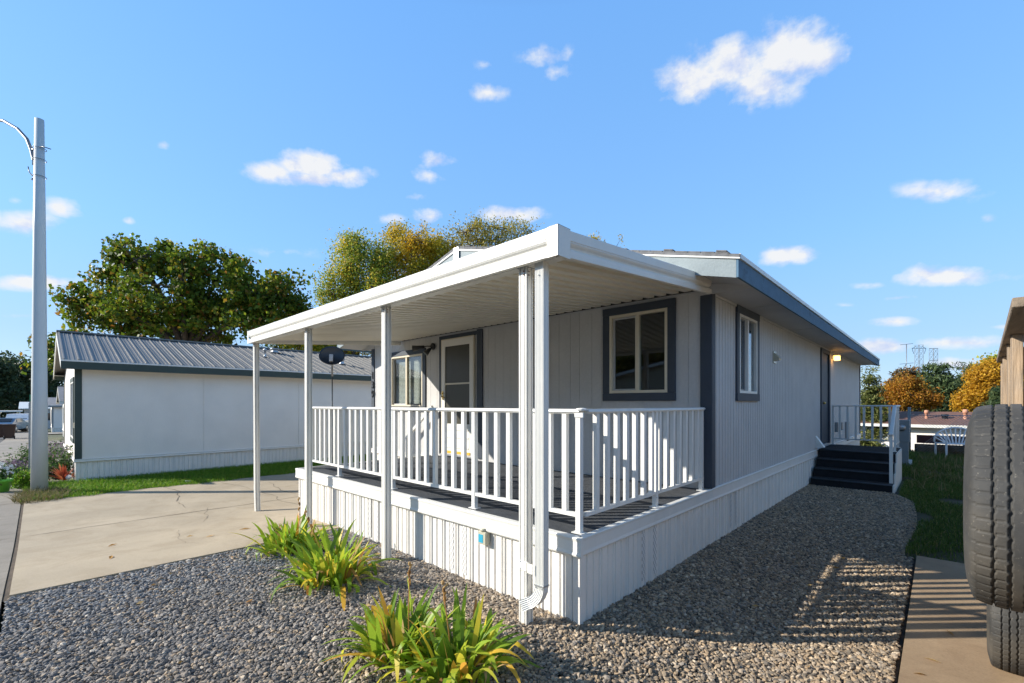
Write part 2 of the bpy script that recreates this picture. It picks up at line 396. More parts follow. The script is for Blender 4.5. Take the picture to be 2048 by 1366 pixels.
# far driveways crossing the verge on the left
for k, (xa, xb, mt) in enumerate(((-24.5, -20.8, 'concrete'), (-40, -36, 'concrete_grey'), (-62, -56, 'concrete_grey'))):
    grid_sheet('driveway', rng_lin(xa, xb, .5), rng_lin(-.15, 9, .5), .0, mt)
rs = np.random.RandomState(3)
def strip(mb, pts, w, dz):
    """thin irregular strip lying on the ground"""
    L = []; Rr = []
    P = [np.array(p, float) for p in pts]
    for i, p in enumerate(P):
        d = P[min(i+1, len(P)-1)]-P[max(i-1, 0)]; d = d/np.linalg.norm(d); n = np.array([-d[1], d[0]])
        ww = w*(.5+rs.rand())/2
        if i in (0, len(P)-1): ww *= .3
        for S, sg in ((L, 1), (Rr, -1)):
            q = p+n*sg*ww; S.append((q[0], q[1], gzf(q[0], q[1])+dz))
    vs = L+Rr; n = len(P)
    mb.add(vs, [(i, i+1, n+i+1, n+i) for i in range(n-1)])
def wander(a, b, n, amp):
    a = np.array(a, float); b = np.array(b, float); out = []; off = 0
    for i in range(n+1):
        t = i/n; off += rs.randn()*amp; o = off*min(1, 4*t*(1-t))
        d = (b-a)/np.linalg.norm(b-a); out.append(a+(b-a)*t+np.array([-d[1], d[0]])*o)
    return out
def gp(px, py, z=-.15):
    d = FPX*(EYE-z)/(py-HOR); p = at(px, py, d); return (p[0], p[1])
cr = MB()
strip(cr, [(-8.75+.01*rs.randn(), y) for y in np.arange(-.1, 8, .2)], .016, .0262)     # control joint
for a, b, n, am, w in (((323, 972), (352, 1003), 18, .03, .02), ((352, 1003), (372, 1017), 9, .02, .010), ((415, 1015), (405, 1050), 14, .025, .007),
                       ((357, 1068), (400, 1108), 14, .03, .007), ((535, 965), (590, 987), 16, .03, .018), ((440, 965), (600, 1012), 24, .03, .012), ((30, 1058), (290, 1023), 3, .0, .004)):
    strip(cr, wander(gp(*a), gp(*b), n, am), w*.65, .0262)
o = link('crack', cr, 'crack'); o['kind'] = 'structure'
j = MB()
for x in np.arange(-24, 4, 1.52):
    strip(j, [(x, y) for y in (-1.5, -1.1, -.7, -.4, -.21)], .018, .0162)
o = link('sidewalk_joint', j, 'crack'); o['kind'] = 'structure'
g = MB(); strip(g, [(x, -.182) for x in np.arange(-12, -5.4, .12)], .06, .004)
o = link('joint_debris', g, 'soil'); o['kind'] = 'structure'
# small litter on the slab
lt = MB()
for (px, py) in ((222, 1132), (225, 1098), (490, 1070), (420, 1085), (380, 1083), (1840, 1330), (1865, 1303), (1900, 1250)):
    x, y = gp(px, py, 0 if px > 1000 else -.12); a = rs.rand()*6; z = gzf(x, y)+(.039 if px > 1000 else .028)
    l = .03+.05*rs.rand(); dx, dy = math.cos(a)*l, math.sin(a)*l
    lt.add([(x-dx, y-dy, z), (x-dy*.25, y+dx*.25, z+.012), (x+dx, y+dy, z), (x+dy*.25, y-dx*.25, z+.004)], [(0, 1, 2, 3)])
for k in range(46):
    x, y = (rs.uniform(-5.4, -.3), rs.uniform(.3, 2.5)) if k < 34 else (rs.uniform(-1.6, -.3), rs.uniform(2.9, 9))
    a = rs.rand()*6; z = gzf(x, y)+.026; l = .012+.03*rs.rand()**2; dx, dy = math.cos(a)*l, math.sin(a)*l; q = .2+.5*rs.rand()
    lt.add([(x-dx, y-dy, z), (x-dy*q, y+dx*q, z+.010), (x+dx, y+dy, z+.006), (x+dy*q, y-dx*q, z-.002)], [(0, 1, 2, 3)])
o = link('leaf_litter', lt, 'dry_leaf'); tag(o, 'dry curled leaves and bits scattered on the concrete and gravel', 'leaf litter', kind='stuff')
# ------------------------------------------------------------------ gravel stones
def icosa():
    p = (1+5**.5)/2
    v = np.array([(-1, p, 0), (1, p, 0), (-1, -p, 0), (1, -p, 0), (0, -1, p), (0, 1, p), (0, -1, -p), (0, 1, -p), (p, 0, -1), (p, 0, 1), (-p, 0, -1), (-p, 0, 1)], float)
    v /= np.linalg.norm(v[0])
    f = np.array([(0, 11, 5), (0, 5, 1), (0, 1, 7), (0, 7, 10), (0, 10, 11), (1, 5, 9), (5, 11, 4), (11, 10, 2), (10, 7, 6), (7, 1, 8), (3, 9, 4), (3, 4, 2), (3, 2, 6), (3, 6, 8), (3, 8, 9), (4, 9, 5), (2, 4, 11), (6, 2, 10), (8, 6, 7), (9, 8, 1)])
    return v, f
IV, IF = icosa()
def randrot(rg, n, tilt=.5):
    a = rg.rand(n)*2*np.pi; t = rg.randn(n)*tilt; b = rg.rand(n)*2*np.pi
    ca, sa, ct, st, cb, sb = np.cos(a), np.sin(a), np.cos(t), np.sin(t), np.cos(b), np.sin(b); z = np.zeros(n); o = np.ones(n)
    A = np.stack([ca, -sa, z, sa, ca, z, z, z, o], -1).reshape(-1, 3, 3)
    T = np.stack([o, z, z, z, ct, -st, z, st, ct], -1).reshape(-1, 3, 3)
    B = np.stack([cb, -sb, z, sb, cb, z, z, z, o], -1).reshape(-1, 3, 3)
    return A@T@B
def stones(pts, size, seed):
    rg = np.random.RandomState(seed); n = len(pts)
    tv = IV[None]*(.72+.56*rg.rand(n, 12, 1)); s = size*(.6+.8*rg.rand(n, 1, 1)**1.4)
    sc = np.stack([np.ones(n), .55+.35*rg.rand(n), .35+.3*rg.rand(n)], -1)[:, None, :]
    v = tv*sc*s; v = np.einsum('nij,nkj->nki', randrot(rg, n, .38), v)
    return v + pts[:, None, :]
def scatter(x0, x1, y0, y1, dens, seed, mask=None, jit=.5):
    st = 1/math.sqrt(dens); xs = np.arange(x0, x1, st); ys = np.arange(y0, y1, st)
    rg = np.random.RandomState(seed); X, Y = np.meshgrid(xs, ys); X = X.ravel()+rg.uniform(-jit, jit, X.size)*st; Y = Y.ravel()+rg.uniform(-jit, jit, Y.size)*st
    if mask is not None: k = mask(X, Y); X, Y = X[k], Y[k]
    return X, Y
def gmask(X, Y):
    edge = -.21 - np.where(Y > 6.6, .05+.03*np.sin(Y*2.1), 0) - .38*sstep((Y-9.6)/1.2)
    d = X*FW[0]+Y*FW[1]; r = X*RT[0]+Y*RT[1]
    vis = (d > 2.2) & (r/np.maximum(d, .1)*FPX > -1120) & (r/np.maximum(d, .1)*FPX < 1120)
    inside = (X < -1.93) & (Y > 2.74)
    return (X < edge) & (X > -5.6) & ~inside & vis & (Y < 10.62)
allv = []
for seed, dens, size, dz, yr in ((1, 4200, .0136, -.004, (-.16, 10.7)), (2, 1500, .0172, .004, (-.16, 10.7))):
    X, Y = scatter(-5.62, -.19, *yr, dens, seed, gmask); rg = np.random.RandomState(seed+40)
    Z = gz(X, Y)+dz+rg.rand(len(X))*.008+.004*(np.sin(X*2.3+1.1*np.sin(Y*1.7))*np.cos(Y*2.9+.6*X))
    allv.append(stones(np.stack([X, Y, Z], -1), size, seed+10))
SV = np.concatenate(allv); n = len(SV); print('stones', n)
F = (IF[None]+(np.arange(n)*12)[:, None, None]).reshape(-1, 3)
tag(link_idx('gravel', SV.reshape(-1, 3), F, 'stones'), 'loose grey and tan crushed gravel around the porch', 'gravel', kind='stuff')
# ------------------------------------------------------------------ grass
def blades(X, Y, Z, h, w, seed, lean=.5):
    rg = np.random.RandomState(seed); n = len(X); a = rg.rand(n)*2*np.pi; hh = h*(.5+.9*rg.rand(n)); ww = w*(.6+.8*rg.rand(n))
    dx, dy = np.cos(a), np.sin(a); l = lean*rg.rand(n)*hh; b = rg.rand(n)*2*np.pi; lx, ly = np.cos(b)*l, np.sin(b)*l
    P = np.stack([X, Y, Z], -1); W = np.stack([dx*ww, dy*ww, 0*X], -1)/2
    mid = P+np.stack([lx*.35, ly*.35, hh*.55], -1); tip = P+np.stack([lx, ly, hh*(1-.3*rg.rand(n))], -1)
    return np.concatenate([np.stack([P-W, P+W, mid+W*.7, mid-W*.7], 1), np.stack([mid-W*.7, mid+W*.7, tip+W*.05, tip-W*.05], 1)])
def vis(X, Y, m=60):
    d = X*FW[0]+Y*FW[1]; r = (X*RT[0]+Y*RT[1])/np.maximum(d, .1)*FPX+CX
    return (d > 1) & (r > -m) & (r < 2048+m)
def vmask(X, Y): return vis(X, Y) & (X < -11.80+.07*np.sin(Y*3)+.05*np.sin(Y*11)) & (Y > -.16+.08*np.sin(X*7))
X, Y = scatter(-14.15, -11.7, -.2, 11, 2300, 5, vmask)
Vb = blades(X, Y, gz(X, Y)-.01, .10, .010, 6, .9)
tag(link_np('verge_grass', Vb, 4, 'grass'), 'bright green grass strip between the driveway and the white house', 'grass', kind='stuff')
X, Y = scatter(-12.9, -11.6, -.3, .9, 1100, 15, lambda X, Y: (np.hypot((X+12.3)/.8, (Y-.05)/.4) < 1))
tag(link_np('dry_grass', blades(X, Y, gz(X, Y), .16, .009, 16, 1.6), 4, 'straw'), 'matted straw coloured grass around the foot of the lamp pole', 'dry grass', kind='stuff')
def rmask(X, Y):
    e = -.25 - .04*np.sin(Y*2.1) - .38*sstep((Y-9.6)/1.2)
    e = np.where(Y > 12.9, -1.8, e)
    ok = (X > e) & ~((X < -.52) & (Y > 10.4) & (Y < 12.95))
    bare = (np.sin(X*3.1+Y)*np.sin(Y*2.3-X) > .72) | ((Y < 7.0+.25*np.sin(X*5)) & (np.sin(X*37+Y*51) > -.55))
    return ok & vis(X, Y) & ~bare
X, Y = scatter(-.7, 3.2, 6.6, 13, 2200, 8, rmask); X2, Y2 = scatter(-1.8, 9, 13, 20.4, 700, 9, rmask)
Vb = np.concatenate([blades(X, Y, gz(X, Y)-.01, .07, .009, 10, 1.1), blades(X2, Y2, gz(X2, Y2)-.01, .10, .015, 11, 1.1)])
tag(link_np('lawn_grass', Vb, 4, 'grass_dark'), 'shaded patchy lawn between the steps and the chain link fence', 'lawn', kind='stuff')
X, Y = scatter(-.4, 1.3, 11.2, 19.5, 120, 18, lambda X, Y: vis(X, Y) & (np.sin(X*2+Y*3) > .2))
tag(link_np('tall_grass', blades(X, Y, gz(X, Y), .26, .012, 19, 1.2), 4, 'straw'), 'taller seeding grass beside the meter pedestal', 'tall grass', kind='stuff')
# ------------------------------------------------------------------ walls with grooves and openings
def wall(mb, axis, c, s0, s1, z0, z1, out, holes=(), grooves=(), gd=.007, gw=.008, reveal=.07):
    """vertical wall on plane axis=c (axis 'x' or 'y'), running along the other axis; out = +-1 outward side"""
    def P(s, z, o=0):
        return (c-out*o, s, z) if axis == 'x' else (s, c-out*o, z)
    cuts = {s0, s1}
    for h in holes: cuts |= {h[0], h[1]}
    gr = []
    for g_ in grooves:
        a, b = g_-gw/2, g_+gw/2
        if a > s0+.01 and b < s1-.01 and all(not (a < q < b) for q in list(cuts)): gr.append((a, b)); cuts |= {a, b}
    cs = sorted(cuts)
    def spans(m):
        sp = [(z0, z1)]
        for h in holes:
            if h[0] < m < h[1]:
                n = []
                for a, b in sp:
                    if h[2] > a: n.append((a, min(b, h[2])))
                    if h[3] < b: n.append((max(a, h[3]), b))
                sp = n
        return [q for q in sp if q[1]-q[0] > 1e-5]
    def quad(a, b, c_, d):
        mb.add([a, b, c_, d], [(0, 1, 2, 3)])
    for a, b in zip(cs[:-1], cs[1:]):
        m_ = (a+b)/2; isg = any(abs(a-p) < 1e-9 for p, q in gr); o = gd if isg else 0
        for u, v in spans(m_):
            quad(P(a, u, o), P(b, u, o), P(b, v, o), P(a, v, o))
            if isg:
                quad(P(a, u), P(a, u, o), P(a, v, o), P(a, v)); quad(P(b, u, o), P(b, u), P(b, v), P(b, v, o))
    for h in holes:
        a, b, u, v = h; r = reveal
        quad(P(a, u), P(a, u, r), P(a, v, r), P(a, v)); quad(P(b, u), P(b, u, r), P(b, v, r), P(b, v))
        quad(P(a, u), P(b, u), P(b, u, r), P(a, u, r)); quad(P(a, v), P(b, v), P(b, v, r), P(a, v, r))
def window(parent, axis, c, out, s0, s1, z0, z1, trim, mull=.5, tw=.10, blinds=None, trim_mat='slate_trim', frame_mat='cream_trim', sashside=0, depth=.6):
    """opening s0..s1 z0..z1; named window part with trim, pane(s), room"""
    def B(mb, a, b, u, v, o0, o1):
        if axis == 'x': mb.box(c+out*o0, c+out*o1, a, b, u, v)
        else: mb.box(a, b, c+out*o0, c+out*o1, u, v)
    f = MB(); fw = .035
    B(f, s0, s1, z0, z0+fw, -.05, .024); B(f, s0, s1, z1-fw, z1, -.05, .024)
    B(f, s0, s0+fw, z0+fw, z1-fw, -.05, .024); B(f, s1-fw, s1, z0+fw, z1-fw, -.05, .024)
    mm = s0+(s1-s0)*mull
    B(f, mm-.025, mm+.025, z0+fw, z1-fw, -.045, .017)
    w = link('window', f, frame_mat, parent, .002)
    if trim:
        t_ = MB()
        B(t_, s0-tw, s1+tw, z1+.001, z1+tw, .001, .030); B(t_, s0-tw, s1+tw, z0-tw, z0-.001, .001, .030)
        B(t_, s0-tw, s0-.001, z0, z1, .001, .026); B(t_, s1+.001, s1+tw, z0, z1, .001, .026)
        link('window_trim', t_, trim_mat, w, .003)
    # sliding sash
    s = MB(); a, b = (s0+fw, mm-.025) if sashside == 0 else (mm+.025, s1-fw)
    q = .022
    B(s, a, b, z0+fw, z0+fw+q, -.042, -.018); B(s, a, b, z1-fw-q, z1-fw, -.042, -.018)
    B(s, a, a+q, z0+fw+q, z1-fw-q, -.042, -.018); B(s, b-q, b, z0+fw+q, z1-fw-q, -.042, -.018)
    link('sash', s, 'grey_metal' if frame_mat != 'cream_trim' else 'soffit', w, .001)
    for a, b, oo in ((s0+fw, mm-.025, -.03 if sashside == 0 else -.012), (mm+.025, s1-fw, -.012 if sashside == 0 else -.03)):
        p = MB(); B(p, a, b, z0+fw, z1-fw, oo-.004, oo); link('pane', p, 'glass', w)
    r = MB(); o1 = -depth
    def P(s_, z_, o_): return (c+out*o_, s_, z_) if axis == 'x' else (s_, c+out*o_, z_)
    e = .3 if not blinds else .3
    r.add([P(s0-e, z0-e, o1), P(s1+e, z0-e, o1), P(s1+e, z1+e, o1), P(s0-e, z1+e, o1)], [(0, 1, 2, 3)])
    for A, Bq in (((s0-e, z0-e), (s1+e, z0-e)), ((s1+e, z0-e), (s1+e, z1+e)), ((s1+e, z1+e), (s0-e, z1+e)), ((s0-e, z1+e), (s0-e, z0-e))):
        r.add([P(A[0], A[1], o1), P(Bq[0], Bq[1], o1), P(Bq[0], Bq[1], -.075), P(A[0], A[1], -.075)], [(0, 1, 2, 3)])
    link('room_lining', r, 'room', w)
    if blinds:
        bl = MB()
        for z in np.arange(z0+.06, z1-.03, .026):
            a_, b_ = s0+.04, s1-.04
            bl.add([P(a_, z, -.085), P(b_, z, -.085), P(b_, z+.022, -.097), P(a_, z+.022, -.097)], [(0, 1, 2, 3)])
        link('blind', bl, 'blind', w)
    return w
# =================================================================== MAIN HOME
XR, XL, YF, YB = -1.88, -9.35, 5.25, 18.4
home = thing('mobile_home', 'light grey mobile home with slate trim, covered front porch and number 139', 'mobile home', (XR, YF, 0))
W2 = (-3.18, -2.38, 1.74, 2.765); W1 = (-8.55, -7.40, 1.55, 2.60); DR = (-6.78, -5.86, .66, 2.80)
mb = MB(); gr = []
x = XR-.25
while x > XL+.1: gr.append(x); x -= .2032 if int((x-XR)*7) % 3 else .16
wall(mb, 'y', YF, XL, XR, .50, 2.93, -1, [W2, W1, DR], gr, gd=.004, gw=.006)
link('front_wall', mb, 'siding', home)
W3 = (6.20, 6.97, 1.74, 2.765); DS = (11.80, 12.72, .70, 2.78)
mb = MB(); wall(mb, 'x', XR, YF, YB, .50, 2.875, 1, [W3, DS], [YF+.17+.1016*i for i in range(130) if YF+.17+.1016*i < 12.8], gd=.014, gw=.014)
mb.box(XR-.02, XR-.001, 12.85, YB, .5, 2.87)
link('side_wall', mb, 'siding', home)
mb = MB(); wall(mb, 'x', XL, YF, YB, .30, 2.875, -1, (), [YF+.2+.2032*i for i in range(62)]); link('side_wall', mb, 'siding', home)
mb = MB(); wall(mb, 'y', YB, XL, XR, .50, 2.93, 1); link('rear_wall', mb, 'siding', home)
XM = (XR+XL)/2; SL = .255
def rz(x, base=2.83): return base + (4.215-abs(x-XM))*SL      # underside of rafters, eave x = XM +- 4.215
mb = MB()
for yy in (YF+.004, YB-.004):
    mb.poly([(XL+.01, yy, 2.92), (XR-.01, yy, 2.92), (XR-.01, yy, rz(XR)), (XM, yy, rz(XM)), (XL+.01, yy, rz(XL))], (0, .03 if yy < 9 else -.03, 0))
link_split('gable', mb, 'siding', home)
# corner boards
mb = MB(); mb.box(XR-.11, XR+.022, YF-.022, YF-.001, .643, 2.9); link('corner_board', mb, 'slate_trim', home, .003)
mb = MB(); mb.box(XR+.001, XR+.022, YF+.0, YF+.09, .648, 2.87); link('corner_board', mb, 'slate_trim', home, .003)
mb = MB(); mb.box(XL-.022, XL+.10, YF-.022, YF-.001, .30, 2.9); link('corner_board', mb, 'slate_trim', home, .003)
mb = MB(); mb.box(XR+.001, XR+.02, YB-.09, YB, .52, 2.87); link('corner_board', mb, 'slate_trim', home, .003)
mb = MB(); mb.box(-5.80, -5.66, YF-.028, YF-.001, .66, 2.89); mb.box(-6.86, -5.80, YF-.024, YF-.001, 2.805, 2.87); mb.box(-6.86, -6.785, YF-.024, YF-.001, .66, 2.804)
link('door_trim', mb, 'slate_trim', home, .003)
window(home, 'y', YF, -1, *W2, True)
window(home, 'y', YF, -1, *W1, True, blinds=True)
window(home, 'x', XR, 1, *W3, True, frame_mat='white_trim')
# frieze strips under soffit
mb = MB(); mb.box(XR+.001, XR+.016, YF+.09, YB, 2.835, 2.872); link_split('frieze', mb, 'soffit', home)
mb = MB(); mb.box(XL+.1, XR-.11, YF-.016, YF-.001, 2.885, 2.925); link_split('frieze', mb, 'soffit', home)
# roof
EO = XM+4.215; EW = XM-4.215; YO, YE = 4.64, 18.6
mb = MB()
for sgn in (1, -1):
    xe = XM+sgn*4.23
    for k in range(2):
        pass
    a = (XM, rz(XM)+.21); b = (xe, rz(xe)+.21)
    mb.add([(a[0], YO-.02, a[1]), (b[0], YO-.02, b[1]), (b[0], YE+.02, b[1]), (a[0], YE+.02, a[1]),
            (a[0], YO-.02, a[1]-.03), (b[0], YO-.02, b[1]-.03), (b[0], YE+.02, b[1]-.03), (a[0], YE+.02, a[1]-.03)],
           [(0, 1, 2, 3), (7, 6, 5, 4), (0, 4, 5, 1), (1, 5, 6, 2), (2, 6, 7, 3)])
for i in range(30):
    tx = XM+.15+i*.135; z = rz(tx)+.212; mb.bar((tx, YO-.02, z+.006), (tx, YE, z+.006), .13, .012, (SL, 0, 1))
    if i % 4 == 1: mb.bar((tx, YO-.03, z+.02), (tx, YO+.22, z+.014), .10, .014, (SL, 0, 1))
    tx = XM-.15-i*.135; mb.bar((tx, YO-.02, z+.006), (tx, YE, z+.006), .13, .012, (-SL, 0, 1))
roof = link('roof', mb, 'shingle', home)
mb = MB(); # eave fascia right (blue) / left
mb.box(EO-.022, EO, YO, YE, 2.82, 3.015); link('eave_fascia', mb, 'blue_fascia', roof, .002)
mb = MB(); mb.box(EW, EW+.022, YO, YE, 2.82, 3.015); link('eave_fascia', mb, 'blue_fascia', roof, .002)
for yy, yb in ((YO, YO+.022), (YE, YE-.022)):
    for sgn, nm in ((1, 'rake_fascia'), (-1, 'rake_fascia')):
        mb = MB(); xe = XM+sgn*(4.215-.023)
        mb.poly([(XM+sgn*.001, yy, rz(XM)-.01), (xe, yy, 2.82), (xe, yy, rz(xe)+.178), (XM+sgn*.001, yy, rz(XM)+.178)], (0, yb-yy, 0)); link(nm, mb, 'grey_fascia', roof)
mb = MB()  # white drip edge
mb.box(EO+.001, EO+.016, YO, YE, 3.0, 3.045)
for sgn in (1, -1):
    xe = XM+sgn*4.23
    mb.poly([(XM, YO-.018, rz(XM)+.155), (xe, YO-.018, rz(xe)+.165), (xe, YO-.018, rz(xe)+.205), (XM, YO-.018, rz(XM)+.205)], (0, .016, 0))
link('drip_edge', mb, 'white_alu', roof)
mb = MB(); mb.poly([(XM-.06, YO-.03, rz(XM)+.2), (XM-.06, YO-.03, rz(XM)-.06), (XM+.06, YO-.03, rz(XM)-.06), (XM+.06, YO-.03, rz(XM)+.2)], (0, .01, 0)); link('ridge_cover', mb, 'steel', roof)
mb = MB()
mb.box(XR+.001, EO-.022, YF, YE-.022, 2.862, 2.875); mb.box(EW+.022, XL-.001, YF, YE-.022, 2.862, 2.875)
for sgn in (1, -1):
    xe = XM+sgn*4.19
    mb.poly([(XM, YO+.022, rz(XM)-.0), (xe, YO+.022, 2.855), (xe, YF-.001, 2.855), (XM, YF-.001, rz(XM)-.0)], (0, 0, .012))
for y in np.arange(YF+1.2, YE, 2.44): mb.box(XR+.01, EO-.03, y, y+.008, 2.858, 2.8615)
link_split('soffit', mb, 'soffit', roof)
for sgn in (1, -1):
    xa = XR if sgn > 0 else XL; xe = XM+sgn*4.19; mb = MB()
    mb.poly([(xa-sgn*.12, YF-.024, 2.84), (xe, YF-.024, 2.84), (xe, YF-.024, 2.875), (xa-sgn*.12, YF-.024, 2.985)], (0, .02, 0)); link('eave_return', mb, 'soffit', roof)
# skirt of home
def skirt(mb, axis, c, s0, s1, zb, zt, out, phase=0):
    """ribbed vinyl skirting: profile polyline extruded vertically"""
    per = .203; prof = [(0, 0), (.062, 0), (.068, .011), (.078, .011), (.084, 0), (.098, 0), (.104, .011), (.160, .011), (.166, 0), (.176, 0), (.182, .011), (.194, .011), (.199, 0)]
    pts = []; s = s0-phase
    while s < s1:
        for a, d in prof:
            if s0 <= s+a <= s1: pts.append((s+a, d))
        s += per
    pts = [(s0, 0)]+[p for p in pts if p[0] > s0+1e-4]+[(s1, 0)]
    n = len(pts)
    def P(s_, z, o): return (c-out*o, s_, z) if axis == 'x' else (s_, c-out*o, z)
    mb.add([P(a, zb(a) if callable(zb) else zb, d) for a, d in pts]+[P(a, zt, d) for a, d in pts], [(i, i+1, n+i+1, n+i) for i in range(n-1)])
def cap_band(mb, axis, c, s0, s1, z0, z1, out):
    def P(s_, o, z): return (c+out*o, s_, z) if axis == 'x' else (s_, c+out*o, z)
    pr = [(0, z1), (.030, z1), (.036, z1-.008), (.030, z1-.03), (.030, z0+.035), (.036, z0+.012), (.030, z0), (.0, z0)]
    mb.loft([[P(s, o, z) for o, z in pr] for s in (s0, s1)])
mb = MB(); skirt(mb, 'x', XR-.002, 5.27, YB, -.08, .55, 1); link('skirting', mb, 'vinyl', home)
mb = MB(); skirt(mb, 'x', XL+.002, YF, YB, -.3, .35, -1); skirt(mb, 'y', YF+.004, XL, -6.97, -.3, .55, -1); link_split('skirting', mb, 'vinyl', home)
mb = MB(); cap_band(mb, 'x', XR-.0115, 5.27, 11.52, .50, .645, 1); cap_band(mb, 'x', XR+.0025, 12.85, YB, .50, .645, 1); link_split('skirting_cap', mb, 'vinyl', home)
mb = MB(); cap_band(mb, 'y', YF-.002, XL, -7.0, .50, .60, -1); link_split('skirting_cap', mb, 'vinyl', home)
# front (storm) door
a, b, z0, z1 = DR
mb = MB(); yo = YF-.02; fw = .115
for q in ((a+.02, a+fw, z0+.02, z1-.02), (b-fw, b-.02, z0+.02, z1-.02), (a+fw, b-fw, z1-.14, z1-.02), (a+fw, b-fw, z0+.02, 1.24)): mb.box(q[0], q[1], yo-.022, yo+.018, q[2], q[3])
for q in (.80, .98, 1.12): mb.box(a+fw+.02, b-fw-.02, yo-.030, yo-.0225, q, q+.022)
door = link('front_door', mb, 'white_trim', home, .003, 'white storm door with tall dusty glass and brass handle')
mb = MB(); mb.box(a+fw, b-fw, yo-.004, yo+.004, 1.24, z1-.14); link('pane', mb, 'screen_glass', door)
mb = MB(); mb.box(a+fw, b-fw, yo-.013, yo-.006, 1.955, 1.985); link('mid_rail', mb, 'cream_trim', door)
mb = MB(); mb.box(a, a+.019, yo-.018, yo+.02, z0, z1); mb.box(b-.019, b, yo-.018, yo+.02, z0, z1); mb.box(a+.02, b-.02, yo-.018, yo+.02, z1-.019, z1); link('door_frame', mb, 'cream_trim', door, .002)
mb = MB(); mb.box(a+.09, b-.09, yo-.034, yo-.023, .70, .745); link('kick_strip', mb, 'yellow', door, label='yellow strip along the foot of the storm door')
mb = MB(); mb.box(a, b, yo-.05, yo-.024, .655, .68); link('threshold', mb, 'steel', door)
mb = MB(); hx = a+.06; mb.box(hx-.014, hx+.014, yo-.034, yo-.023, 1.68, 1.84); mb.tube([(hx, yo-.034, 1.74), (hx, yo-.07, 1.735), (hx+.05, yo-.075, 1.725), (hx+.11, yo-.065, 1.715)], .009); mb.tube([(hx, yo-.034, 1.80), (hx, yo-.055, 1.80)], .014)
link('handle', mb, 'brass', door)
mb = MB(); mb.box(a+.02, b-.02, YF+.03, YF+.05, z0, z1); link('inner_door', mb, 'curtain', door)
# side door
a, b, z0, z1 = DS
mb = MB(); mb.box(XR-.03, XR-.005, a+.04, b-.04, z0+.02, z1-.04); sd = link('side_door', mb, 'slate_trim', home, .003, 'slate blue side door at the top of the carpeted steps')
mb = MB(); mb.box(XR-.02, XR+.028, a-.09, a+.039, z0, z1+.05); mb.box(XR-.02, XR+.028, b-.039, b+.09, z0, z1+.05); mb.box(XR-.02, XR+.027, a+.04, b-.04, z1-.039, z1+.05)
link('door_frame', mb, 'slate_trim', sd, .003)
mb = MB(); mb.sphere((XR+.04, a+.12, 1.62), .03, 8); mb.tube([(XR-.01, a+.12, 1.62), (XR+.03, a+.12, 1.62)], .012); link('handle', mb, 'brass', sd)
# dryer vent hood on wall
def hood(y, z, s, m1):
    mb = MB(); mb.box(XR+.001, XR+.014, y-s, y+s, z-s*1.1, z+s*1.1)
    mb.add([(XR+.014, y-s*.7, z+s*.8), (XR+.014, y+s*.7, z+s*.8), (XR+.09, y+s*.7, z-s*.25), (XR+.09, y-s*.7, z-s*.25),
            (XR+.014, y-s*.7, z-s*.7), (XR+.014, y+s*.7, z-s*.7), (XR+.075, y+s*.7, z-s*.55), (XR+.075, y-s*.7, z-s*.55)],
           [(0, 1, 2, 3), (0, 3, 7, 4), (1, 5, 6, 2), (3, 2, 6, 7), (7, 6, 5, 4)])
    return link('vent_hood', mb, m1, home, .002)
hood(7.95, 2.33, .085, 'sensor_case')['label'] = 'tan exhaust hood high on the long wall'
mb = MB(); mb.add([(XR+.001, 11.18, .93), (XR+.001, 11.34, .93), (XR+.001, 11.18, .68), (XR+.001, 11.34, .68), (XR+.15, 11.18, .70), (XR+.15, 11.34, .70)], [(0, 1, 5, 4), (0, 4, 2), (1, 3, 5), (2, 4, 5, 3)]); link('vent_hood', mb, 'white_alu', home, label='white wedge vent hood low beside the side steps')
# porch lamp by side door (lit)
mb = MB(); mb.box(XR+.001, XR+.03, 13.12, 13.28, 2.68, 2.80); mb.box(XR+.03, XR+.17, 13.13, 13.27, 2.76, 2.80); lp = link('wall_lamp', mb, 'white_alu', home, .003, 'small lit wall lamp under the eave beside the side door')
mb = MB(); mb.lathe([(.058, 0), (.064, .04), (.058, .10), (.03, .11)], (XR+.10, 13.2, 2.645), n=14); link('lamp_shade', mb, 'lamp_glow', lp)
# wall outlets
for y, z, w, h in ((13.6, 1.03, .05, .12), (14.3, 1.03, .05, .1), (15.4, .85, .12, .26)):
    mb = MB(); mb.box(XR+.001, XR+.07, y-w, y+w, z-h, z+h); link('utility_box', mb, 'box_grey', home, .004)
# twin flood light
mb = MB(); fx, fz = -7.02, 2.70; mb.lathe([(.065, 0), (.065, .03), (.03, .035)], (fx, YF-.036, fz), (0, -1, 0), 18)
mb.tube([(fx, YF-.06, fz), (fx-.12, YF-.10, fz+.01), (fx-.2, YF-.14, fz)], .012); mb.tube([(fx-.17, YF-.12, fz), (fx-.22, YF-.17, fz-.01), (fx-.27, YF-.21, fz-.02), (fx-.34, YF-.27, fz-.03)], [.028, .035, .045, .062], 12)
mb.tube([(fx, YF-.06, fz), (fx+.0, YF-.12, fz-.06)], .012); mb.tube([(fx, YF-.11, fz-.05), (fx-.01, YF-.15, fz-.09), (fx-.03, YF-.20, fz-.15)], [.028, .04, .058], 12)
link('flood_light', mb, 'black_metal', home, label='black twin headed flood light between the window and storm door')
